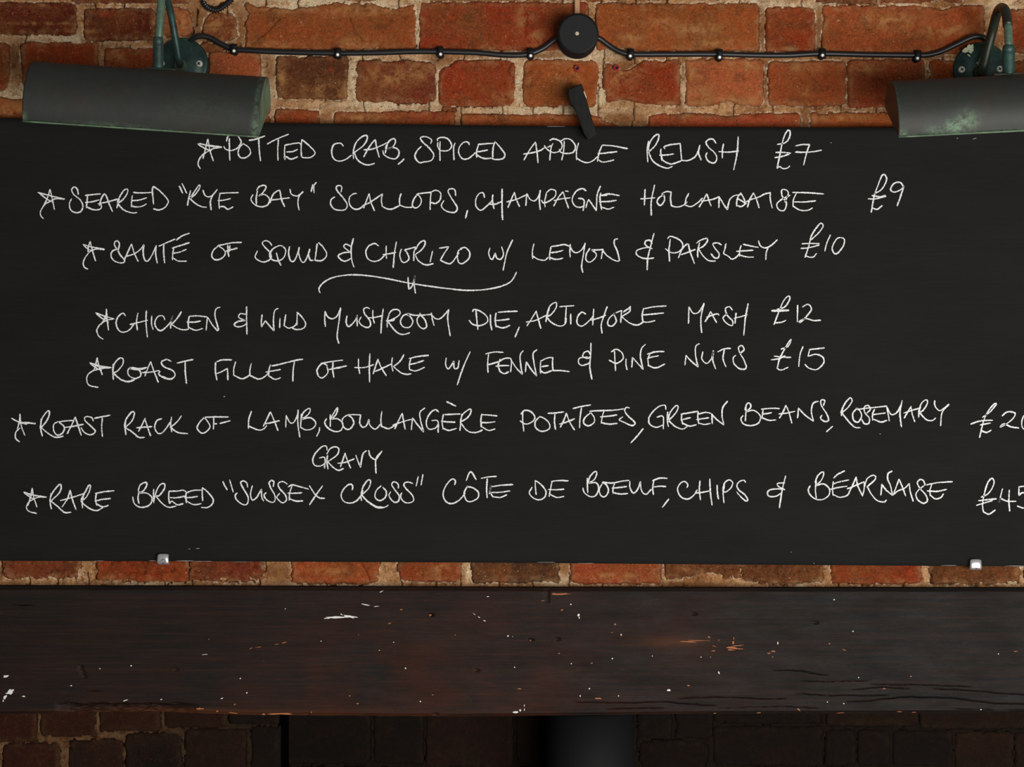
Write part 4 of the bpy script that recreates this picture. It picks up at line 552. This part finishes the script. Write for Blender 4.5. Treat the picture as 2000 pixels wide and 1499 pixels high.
# ------------------------------------------------------------------ flue pipe in the fireplace
ft = empty('flue_pipe', P(1152, 1480, .13)); tag(ft, 'matt black stove flue pipe standing in the dark fireplace', 'pipe')
pc = P(1152, 1480, .13); r = .062
V, F = tube([Vector((pc.x, .13, z)) for z in (0.0, .5, 1.0, P(0, 1390, .13).z)], r, 48); o = obj('pipe_wall', V, F, MAT['flue'], ft)
V, F = tube([Vector((pc.x, .13, z)) for z in (.80, .83)], r+.003, 48); obj('joint_collar', V, F, MAT['flue'], ft)

# ------------------------------------------------------------------ chalkboard
GY = -0.020
def board():
    px = np.linspace(-140, 2170, 240); v = np.linspace(0, 1, 90)
    PX, V = np.meshgrid(px, v)
    tp = np.interp(px, [-140, 0, 500, 1000, 1500, 2170], [228, 231, 240, 246, 249, 251]); bt = np.interp(px, [-140, 0, 500, 1000, 1500, 2170], [1095, 1096, 1097.5, 1100, 1104, 1108])
    PY = tp[None]*(1-V)+bt[None]*V; s = S*(D+GY)/D
    X = (PX-1000)*s; Z = ZC-(PY-749.5)*s; Y = np.full_like(X, GY)
    def ring(A, v=None):
        B = np.pad(A, 1, mode='edge')
        if v is not None: B[0] = v; B[-1] = v; B[:, 0] = v; B[:, -1] = v
        return B
    return grid_mesh('panel', ring(X), ring(Y, -0.0065), ring(Z))
cb = empty('chalkboard', P(1000, 673, GY)); tag(cb, 'long black chalkboard menu with handwritten dishes and prices on the brick wall', 'chalkboard')
objm('panel', board(), MAT['board'], cb, False)
rs = random.Random(9); sid = 0
def ribbon(V, F, pts, wpx, y):
    n = len(pts); b = len(V); s = S*(D+y)/D; ph = rs.random()*50
    for i, p in enumerate(pts):
        t = pts[min(i+1, n-1)]-pts[max(i-1, 0)]; t = t.normalized() if t.length > 0 else Vector((1, 0)); nm = Vector((-t.y, t.x))
        e = min(i, n-1-i); tp = (.55, .85, 1)[min(e, 2)]
        pr = 1+.16*math.sin(i*.13+ph)
        wl = wpx*.5*tp*pr*(.72+.5*rs.random()); wr = wpx*.5*tp*pr*(.72+.5*rs.random())
        for q, wv in ((1, wl), (-1, -wr)):
            a = p+nm*wv; V.append(((a.x-1000)*s, y, ZC-(a.y-749.5)*s))
    for i in range(n-1): a = b+2*i; F.append((a, a+1, a+3, a+2))
for name, lab, wins in MENU:
    line = empty('chalk_line', P(wins[0][0]+40, wins[0][1]+50, GY)); line.parent = cb; line.matrix_parent_inverse = Matrix.Translation(-cb.location); line['label'] = lab
    loc = line.location.copy()
    for x0, y0, wd, words in wins:
        k = wd/2000
        for key, data in words:
            V, F = [], []
            for st in data.split(';'):
                pts = []; last = None
                for g in (list(map(float, g.split())) for g in st.split('|')):
                    q = [Vector((x0+g[i]*k, y0+g[i+1]*k)) for i in range(0, len(g), 2)]
                    if last is not None: q = [last]+q
                    last = q[-1]
                    if len(q) < 2: continue
                    c = catmull(q, 1.4); pts += c if not pts else c[1:]
                if len(pts) < 2: continue
                sid += 1
                ribbon(V, F, pts, 2.62 if key != 'star' else 2.4, GY-.00022-(sid % 12)*.000012)
            o = obj({'text': 'lettering'}.get(key, key), V, F, MAT['chalk'], None, False)
            o.parent = line; o.matrix_parent_inverse = Matrix.Translation(-loc)
V, F = [], []
for a in [(386,1072,7,.8),(370,1073,3,.6),(300,1096,12,.6),(360,1096,30,.7),(400,1097,24,.5),(438,775,2.6,1.2,-.3),(1070,1099,24,.6),(1144,1101,20,.5),(1545,1079,2,1),(1590,1101,1.2,1.6),(1623,279,1.6,1.2),(1903,271,6,1,-.3),(1870,270,2,1.4),(2000-20,1106,22,.6),(1855,1105,20,.6),(1085,247,28,.5),(1719,848,2,1.2),(470,1098,30,.4),(195,1096,14,.5)]: fleck(V, F, *a, y=GY-.0002, e=.00005, jag=.6, n=12)
o = obj('chalk_smudges', V, F, MAT['dust'], cb, False); o['kind'] = 'stuff'; o['label'] = 'small chalk marks and scuffed edges on the board'

# ------------------------------------------------------------------ board clips and turn button
def clip(px, py, label):
    c = P(px, py, GY); t = empty('mirror_clip', (c.x, GY, c.z)); tag(t, label, 'clip', 'steel clips under the chalkboard')
    w2, h = 11.5*S*.99, 19*S*.99; V, F = [], []
    # folded steel tongue: over the face of the board, bottom lip turned back to the wall
    prof = [(h/2, -.0015), (h/2, -.0042), (h/2-.001, -.0052), (-h/2+.002, -.0056), (-h/2, -.0044), (-h/2-.001, .010)]
    for z, y in prof:
        for k in range(7):
            u = -1+2*k/6; q = 1-.10*abs(u)**6 if z > 0 else 1
            V.append((c.x+u*w2*(q if z < h*.4 else .93), GY+y+abs(u)**4*.0008, c.z+z-(.0012*abs(u)**3 if z > h*.3 else 0)))
    for i in range(len(prof)-1):
        for k in range(6): F.append((i*7+k, i*7+k+1, (i+1)*7+k+1, (i+1)*7+k))
    o = obj('plate', V, F, MAT['steel'], t); m = o.modifiers.new('t', 'SOLIDIFY'); m.thickness = .0008
    V, F = lathe_y([(.0030, GY-.0056), (.0030, GY-.0063), (.0022, GY-.0063), (.0020, GY-.0058)], (c.x+.0006, 0, c.z-h*.22), 16)
    obj('screw_hole', V, F, MAT['dark'], t)
clip(319.5, 1092, 'steel clip under the lower left edge of the chalkboard')
clip(1904, 1102.5, 'steel clip under the lower right edge of the chalkboard')

tb = empty('turn_button', P(1140, 218, -.03)); tag(tb, 'black wooden turn button holding the top edge of the chalkboard', 'latch')
y0, y1 = -.0215, -.040
def quad_block(name, pts, ya, yb, mat, parent, bev):
    V = [P(x, y, ya) for x, y in pts]+[P(x, y, yb) for x, y in pts]; n = len(pts)
    F = [tuple(range(n-1, -1, -1)), tuple(range(n, 2*n))]+[(i, (i+1) % n, n+(i+1) % n, n+i) for i in range(n)]
    return bevel(obj(name, V, F, mat, parent, False), bev, 3)
quad_block('block', [(1110,174),(1136,163),(1141,178),(1148,203),(1158,238),(1167,262),(1148,274),(1140,262),(1125,220),(1112,198),(1109,186)], y0, y1, MAT['blackwood'], tb, .0016)
quad_block('spacer', [(1112,176),(1137,168),(1144,205),(1122,208)], -.001, y0, MAT['blackwood'], tb, .001)
quad_block('metal_sliver', [(1139.5,179),(1141.5,178),(1146,190),(1145,193)], y1-.0002, y1+.003, MAT['brass'], tb, .0001)

# ------------------------------------------------------------------ cable, clips and junction box
CY = -.0055
def cable(pts, r, name, label):
    path = catmull([P(x, y, d) for x, y, d in pts], .004); V, F = tube(path, r, 12)
    o = obj(name, V, F, MAT['rubber']); tag(o, label, 'cable'); return o
cable([(368,84,-.003),(378,75,-.007),(392,70.5,-.008),(410,74,-.007),(432,86,-.006),(455,96,CY),(490,99,CY),(560,102,CY),(660,104,CY),(740,103,CY),(800,101,CY),(860,101,CY),(930,103,CY),(975,107,CY),(1010,108,CY),(1035,105,CY),(1060,95,CY),(1082,79,-.008),(1095,72,-.010)], .0037,
      'black_cable', 'black cable clipped to the bricks between the left lamp and the round box')
cable([(1158,70,-.010),(1172,76,-.008),(1195,93,CY),(1215,103,CY),(1235,106,CY),(1310,106,CY),(1400,106,CY),(1480,108,CY),(1540,108,CY),(1605,105,CY),(1700,107,CY),(1790,108,CY),(1815,107,CY),(1840,100,CY),(1870,86,-.007),(1895,74,-.009),(1912,71,-.010),(1926,76,-.009),(1936,88,-.004)], .0036,
      'black_cable', 'black cable clipped to the bricks between the round box and the right lamp')
def cable_clip(px, py, nx, ny, label):
    c = P(px, py, CY); t = empty('cable_clip', c); tag(t, label, 'clip', 'cable clips along the brick joint')
    V, F = [], []; wd = .0040; n = 14
    for k in range(n+1):                               # saddle over the cable
        a = -.5+(math.pi+1.0)*k/n; rr = .0053
        for x in (-wd, wd): V.append((c.x+x, c.y-rr*math.sin(a), c.z+rr*math.cos(a)))
    for k in range(n): F.append((2*k, 2*k+1, 2*k+3, 2*k+2))
    o = obj('saddle', V, F, MAT['black'], t); m = o.modifiers.new('t', 'SOLIDIFY'); m.thickness = .0016
    q = P(nx, ny, -.0135); V, F = lathe_y([(.0044, .0), (.0046, -.0115), (.0036, -.0132)], (q.x, 0, q.z), 16); obj('nail_boss', V, F, MAT['black'], t, False)
    V, F = lathe_y([(.0020, -.0128), (.0020, -.0142), (.0016, -.0148)], (q.x, 0, q.z), 14); obj('nail', V, F, MAT['nail'], t, False)
for a in [(457,96,457,99.5,'cable clip nearest the left lamp'),(660,104,659.5,107,'second cable clip from the left lamp'),(860,101,860.5,106,'third cable clip from the left lamp'),(1036,104,1036.5,109,'cable clip just left of the round junction box'),
          (1232,105.5,1231,109.5,'cable clip just right of the round junction box'),(1405,106,1405.5,112,'second cable clip to the right of the round junction box'),(1606,105,1606.5,108,'second cable clip from the right lamp'),(1792,108,1792,114,'cable clip nearest the right lamp')]: cable_clip(*a)
jb = empty('junction_box', P(1127, 70)); tag(jb, 'round black junction box joining the two cables', 'junction box')
c = P(1127, 76, 0); r = .0266
V, F = lathe_y([(r, .004), (r, -.024), (r-.0008, -.0255)], (c.x, 0, c.z), 64); obj('base', V, F, MAT['black'], jb)
V, F = lathe_y([(r+.0004, -.0253), (r+.0005, -.0370), (r-.0003, -.0386), (r-.0022, -.0396), (r-.0026, -.0397)], (c.x, 0, c.z), 64); o = obj('lid', V, F, MAT['black'], jb, True)
o.data.polygons[len(F)-1].use_smooth = False; o.data.polygons[len(F)-2].use_smooth = False
q = P(1127, 65.5, -.0397); V, F = lathe_y([(.0026, -.0390), (.0026, -.0404), (.0018, -.0410)], (q.x, 0, q.z), 16); obj('screw', V, F, MAT['brass'], jb, False)
V, F = [], []; a = P(1127, -215, -.004); b = P(1127, 32, -.004)
o = box('conduit_strip', a.x-.0034, a.x+.0034, -.007, .002, b.z, a.z, MAT['tanwood']); bevel(o, .0012); tag(o, 'tan conduit strip running up from the round junction box', 'conduit')

def plug(px, py, label):
    c = P(px, py, -.0025); t = empty('wall_plug', c); tag(t, label, 'wall plug', 'red wall plugs in the bricks')
    V, F = lathe_y([(.0040, 0.003), (.0042, -.0036), (.0030, -.0044), (.0022, -.0040), (.0020, -.001)], (c.x, 0, c.z), 18); obj('collar', V, F, MAT['red'], t, False)
    V, F = lathe_y([(.0021, .002), (.0021, -.0041)], (c.x, 0, c.z), 14); obj('hole', V, F, MAT['dark'], t)
plug(1127, 133.5, 'red wall plug in the brick above the turn button'); plug(1204, 132.5, 'red wall plug in the brick right of the turn button')

# rough stone chip with ribbed black cord in the hole at the top left
st = empty('ribbed_cord', P(412, 12, -.004)); tag(st, 'short ribbed black cord curled under a tan stone chip above the cable', 'cord')
path = catmull([P(396, -14, .002), P(399, 6, -.003), P(410, 17, -.005), P(425, 19, -.005), P(440, 10, -.004), P(452, -2, -.002), P(458, -18, .002)], .0006)
V, F = tube(path, lambda t: .0036*(1+.26*math.sin(t*150)), 10); obj('braid', V, F, MAT['rubber'], st)
V, F = [], []
for i in range(11):
    for j in range(17):
        u = (i/10-.5)*math.pi; v = 2*math.pi*j/16; q = 1+.14*math.sin(i*2.1+j*1.7)
        V.append(P(418, -8)+Vector((math.cos(u)*math.cos(v)*.018*q, -.004-math.cos(u)*math.sin(v)*.006*q, math.sin(u)*.0125*q)))
for i in range(10):
    for j in range(16): F.append((i*17+j, i*17+j+1, (i+1)*17+j+1, (i+1)*17+j))
o = obj('stone_chip', V, F, MAT['mortar']); tag(o, 'tan stone chip wedged in the mortar above the left cable', 'stone')

# ------------------------------------------------------------------ picture lights
def picture_light(name, label, rose, rr, dep, arm, neck, shade, blobs, smears, screws, mats, rads):
    rc = P(rose[0], rose[1]); t = empty(name, (rc.x, 0, rc.z)); tag(t, label, 'lamp', 'picture lights over the chalkboard')
    R = rr*S
    V, F = lathe_y([(R, .004), (R*1.0, -.003), (R*.985, -.005), (R*.93, -.0062), (R*.90, -.0066), (R*.87, -.0090), (R*.55, -.0125), (R*.2, -.014), (.002, -.0142)], rc, 64)
    ro = obj('wall_rose', V, F, MAT[mats[0]], t)
    for q in smears:
        V, F = [], []
        for (x, y, rx, ry, a) in q: fleck(V, F, x, y, rx*1.5, ry*1.6, a, y=-.0150, jag=.55, n=16)
        obj('paint_smear', V, F, MAT['greenpaint'], ro, False)
    for x, y in screws:
        y3 = -.0128; sc_ = P(x, y, y3); V, F = lathe_y([(.0043, -.008), (.0043, y3-.0006), (.0034, y3-.0018), (.001, y3-.0022)], sc_, 20)
        so_ = obj('screw', V, F, MAT['screw'], t, False)
        V, F = [], []
        for ang in (0.6, 0.6+math.pi/2):
            b0 = len(V); ux, uz = math.cos(ang)*.0024, math.sin(ang)*.0024; vx, vz = -math.sin(ang)*.0006, math.cos(ang)*.0006
            for yy in (y3-.0026, y3-.0008):
                for a_, b_ in ((1, 1), (-1, 1), (-1, -1), (1, -1)): V.append((sc_.x+a_*ux+b_*vx, yy, sc_.z+a_*uz+b_*vz))
            F += [(b0, b0+1, b0+2, b0+3), (b0+7, b0+6, b0+5, b0+4)]+[(b0+i, b0+4+i, b0+4+(i+1) % 4, b0+(i+1) % 4) for i in range(4)]
        s2 = obj('cross_slot', V, F, MAT['dark'], so_, False)
    # boss
    b = P(*arm[0]); V, F = lathe_y([(.0085, -.010), (.0088, -.019), (.0070, -.0225), (.0040, -.0238)], (b.x, 0, b.z), 28); obj('boss', V, F, MAT[mats[3]], t)
    path = catmull([P(*q) for q in arm], .003); V, F = tube(path, rads[0], 18); obj('arm', V, F, MAT[mats[1]], t)
    # front leg of the arm, the sleeve and flange above the shade
    path = catmull([P(*q) for q in neck[0]], .003); V, F = tube(path, rads[1], 18); obj('arm_end', V, F, MAT['arm'], t)
    path = catmull([P(*q) for q in neck[1]], .002); n = len(path)
    V, F = tube(path, lambda u: rads[2]*(.90 if u < .02 or .22 < u < .26 or .84 < u < .87 else 1 if u > .1 else .95), 24); obj('sleeve', V, F, MAT['rose'], t)
    (fx, fy, fy3), fw = neck[2], neck[3]; f = P(fx, fy, fy3)
    # half round trough shade, open towards the board
    cx, cy, L, roll, yaw, rad = shade
    th = math.radians(61); top = P(cx, cy, fy3)
    cen = Vector((top.x, fy3, top.z-rad-.0006))
    ca, sa = math.cos(roll), math.sin(roll)
    def place(l, y, z):                            # along, depth, up in the shade's own frame
        x = l*ca+z*sa; zz = -l*sa+z*ca
        return (cen.x+x*math.cos(yaw)-y*math.sin(yaw), cen.y+y*math.cos(yaw)+x*math.sin(yaw), cen.z+zz)
    # angle measured from straight up towards the camera; shell runs from the rear lip over the top to the front lip
    a0, a1 = -th, math.pi-th
    nl, na = 150, 48
    # wrap: point = (y=-sin(a)*rad, z=cos(a)*rad)
    ls = np.linspace(-L/2, L/2, nl); an = np.linspace(a0, a1, na)
    A, LL = np.meshgrid(an, ls); y_ = -np.sin(A)*rad; z_ = np.cos(A)*rad
    dent = fbm(LL*14, A*1.2, 5, 2)*.0005; y_ = y_*(1+dent/rad); z_ = z_*(1+dent/rad)
    X = cen.x+(LL*ca+z_*sa)*math.cos(yaw)-y_*math.sin(yaw); Yw = cen.y+y_*math.cos(yaw)+(LL*ca+z_*sa)*math.sin(yaw); Zw = cen.z-LL*sa+z_*ca
    pat = np.zeros_like(A); U = (A-a0)/(a1-a0)
    for u0, v0, su, sv, k in blobs:                # u0: -1..1 along, v0: 0 rear lip .. 1 front lip
        pat = np.maximum(pat, k*np.exp(-((LL/(L/2)-u0)/su)**2-((U-v0)/sv)**2))
    me = grid_mesh('shade', X, Yw, Zw, {'patina': pat}); so = objm('shade', me, MAT['shade'], t)
    m = so.modifiers.new('t', 'SOLIDIFY'); m.thickness = .0014; m.offset = 0
    for sgn in (-1, 1):
        V = [place(sgn*(L/2-.0015), 0, 0)]+[place(sgn*(L/2-.0015), -math.sin(a)*(rad-.0004), math.cos(a)*(rad-.0004)) for a in an]
        V += [place(sgn*(L/2), v_[1], v_[2]) for v_ in [(0, 0, 0)]+[(0, -math.sin(a)*(rad-.0004), math.cos(a)*(rad-.0004)) for a in an]]
        n = na+1; F = [(0, i, i+1) for i in range(1, na)]+[(n, n+i+1, n+i) for i in range(1, na)]+[(i, i+1, n+i+1, n+i) for i in range(1, na)]
        o = obj('end_cap', V, F, MAT[mats[2]], t, False)
    for a in (a0, a1):                             # rolled lips
        V, F = tube([Vector(place(l, -math.sin(a)*rad, math.cos(a)*rad)) for l in np.linspace(-L/2, L/2, 20)], .0013, 8); o = obj('rolled_lip', V, F, MAT['lip'], t)
    V = []; hx = fw*S
    fl_ = [(-1, .006), (1, .006), (1, -.006), (-1, -.006)]
    cl = (f-cen).x
    V = [place(cl+a_*hx, b_, z0_) for z0_ in (rad-.0012, rad+.0034) for a_, b_ in fl_]
    bevel(obj('flange', V, [(3, 2, 1, 0), (4, 5, 6, 7), (0, 1, 5, 4), (1, 2, 6, 5), (2, 3, 7, 6), (3, 0, 4, 7)], MAT['bronze'], t, False), .0008)
    V, F = tube([Vector(place(l, .006, -.004)) for l in np.linspace(-L/2+.05, L/2-.05, 8)], .011, 20); obj('bulb', V, F, MAT['bulb'], t)
MAT['lip'] = patina_material('lip_verdigris', (0.05, 0.075, 0.05), (0.14, 0.22, 0.12), 1.0, 0.6, 0.1)
MAT['capgreen'] = patina_material('end_cap_verdigris', (0.05, 0.085, 0.055), (0.13, 0.22, 0.13), 1.0, 0.5, 0.1)
MAT['capbrown'] = patina_material('end_cap_brown', (0.05, 0.022, 0.009), (0.06, 0.03, 0.012), 0.5, 0.5, 0.1)
MAT['bulb'] = plain('frosted_bulb_glass', (0.6, 0.58, 0.52), 0.3)
picture_light('picture_light', 'left picture light with plain green wall rose, tilted down to the right', (356, 126), 51.5, .165,
    [(353,128,-.018),(350,118,-.030),(346,95,-.036),(338,50,-.046),(330,10,-.062),(324,-14,-.085),(320,-24,-.112),(316.5,-18,-.140),(315,0,-.158)],
    ([(315,-3,-.158),(314,20,-.163),(312,50,-.165),(310,78,-.165)], [(309,73,-.165),(309,100,-.165),(309,134,-.165)], (309,136,-.165), 27),
    (291, 136.5, .2885, .066, math.radians(0.3), .0533),
    [(-1,1,.03,.07,1.4),(-.25,1,.30,.025,.7),(.1,1,.8,.012,.5),(.97,.6,.02,.5,.5),(.5,.8,.3,.1,.08),(.97,.95,.03,.1,.9)],
    [], [(315,124),(389,124.5)], ('rose', 'rose', 'capgreen', 'arm'), (.0046, .0052, .0066))
picture_light('picture_light', 'right picture light with white paint smears on its rose, cut by the photo edge', (1916, 139), 55.5, .14,
    [(1914,143,-.018),(1920,132,-.026),(1928,100,-.030),(1938,62,-.038),(1945,34,-.052),(1951,19,-.070),(1957,15,-.090),(1963,20,-.112),(1966.5,34,-.126),(1968,50,-.134)],
    ([(1967.5,45,-.131),(1969,60,-.136),(1970,80,-.138),(1970,95,-.138)], [(1970,89,-.138),(1970,115,-.138),(1970,146,-.138)], (1970,147,-.138), 26),
    (1967, 148, .2895, -.048, math.radians(-1.5), .0502),
    [(-1,.6,.010,.5,.5),(-.52,.94,.09,.05,1.3),(-.42,.90,.09,.07,1.0),(-.68,.96,.10,.03,.7),(0,1,1.4,.015,.9),(-.97,.98,.04,.03,1.0)],
    [[(1890,95,9,4,-.6),(1896,92,6,4,-.4),(1886,99,5,3,-.7),(1897,97,5,5,.2),(1892,108,3,1.2,.6)],[(1917,120,8,4,-1.0),(1921,113,7,5,-.6),(1927,107,5,3,-.6),(1912,124,5,4,0),(1928,93,3,4,0)]],
    [(1878.5,136),(1952.5,135)], ('rose', 'bronze', 'capbrown', 'bronze'), (.0062, .0052, .0078))
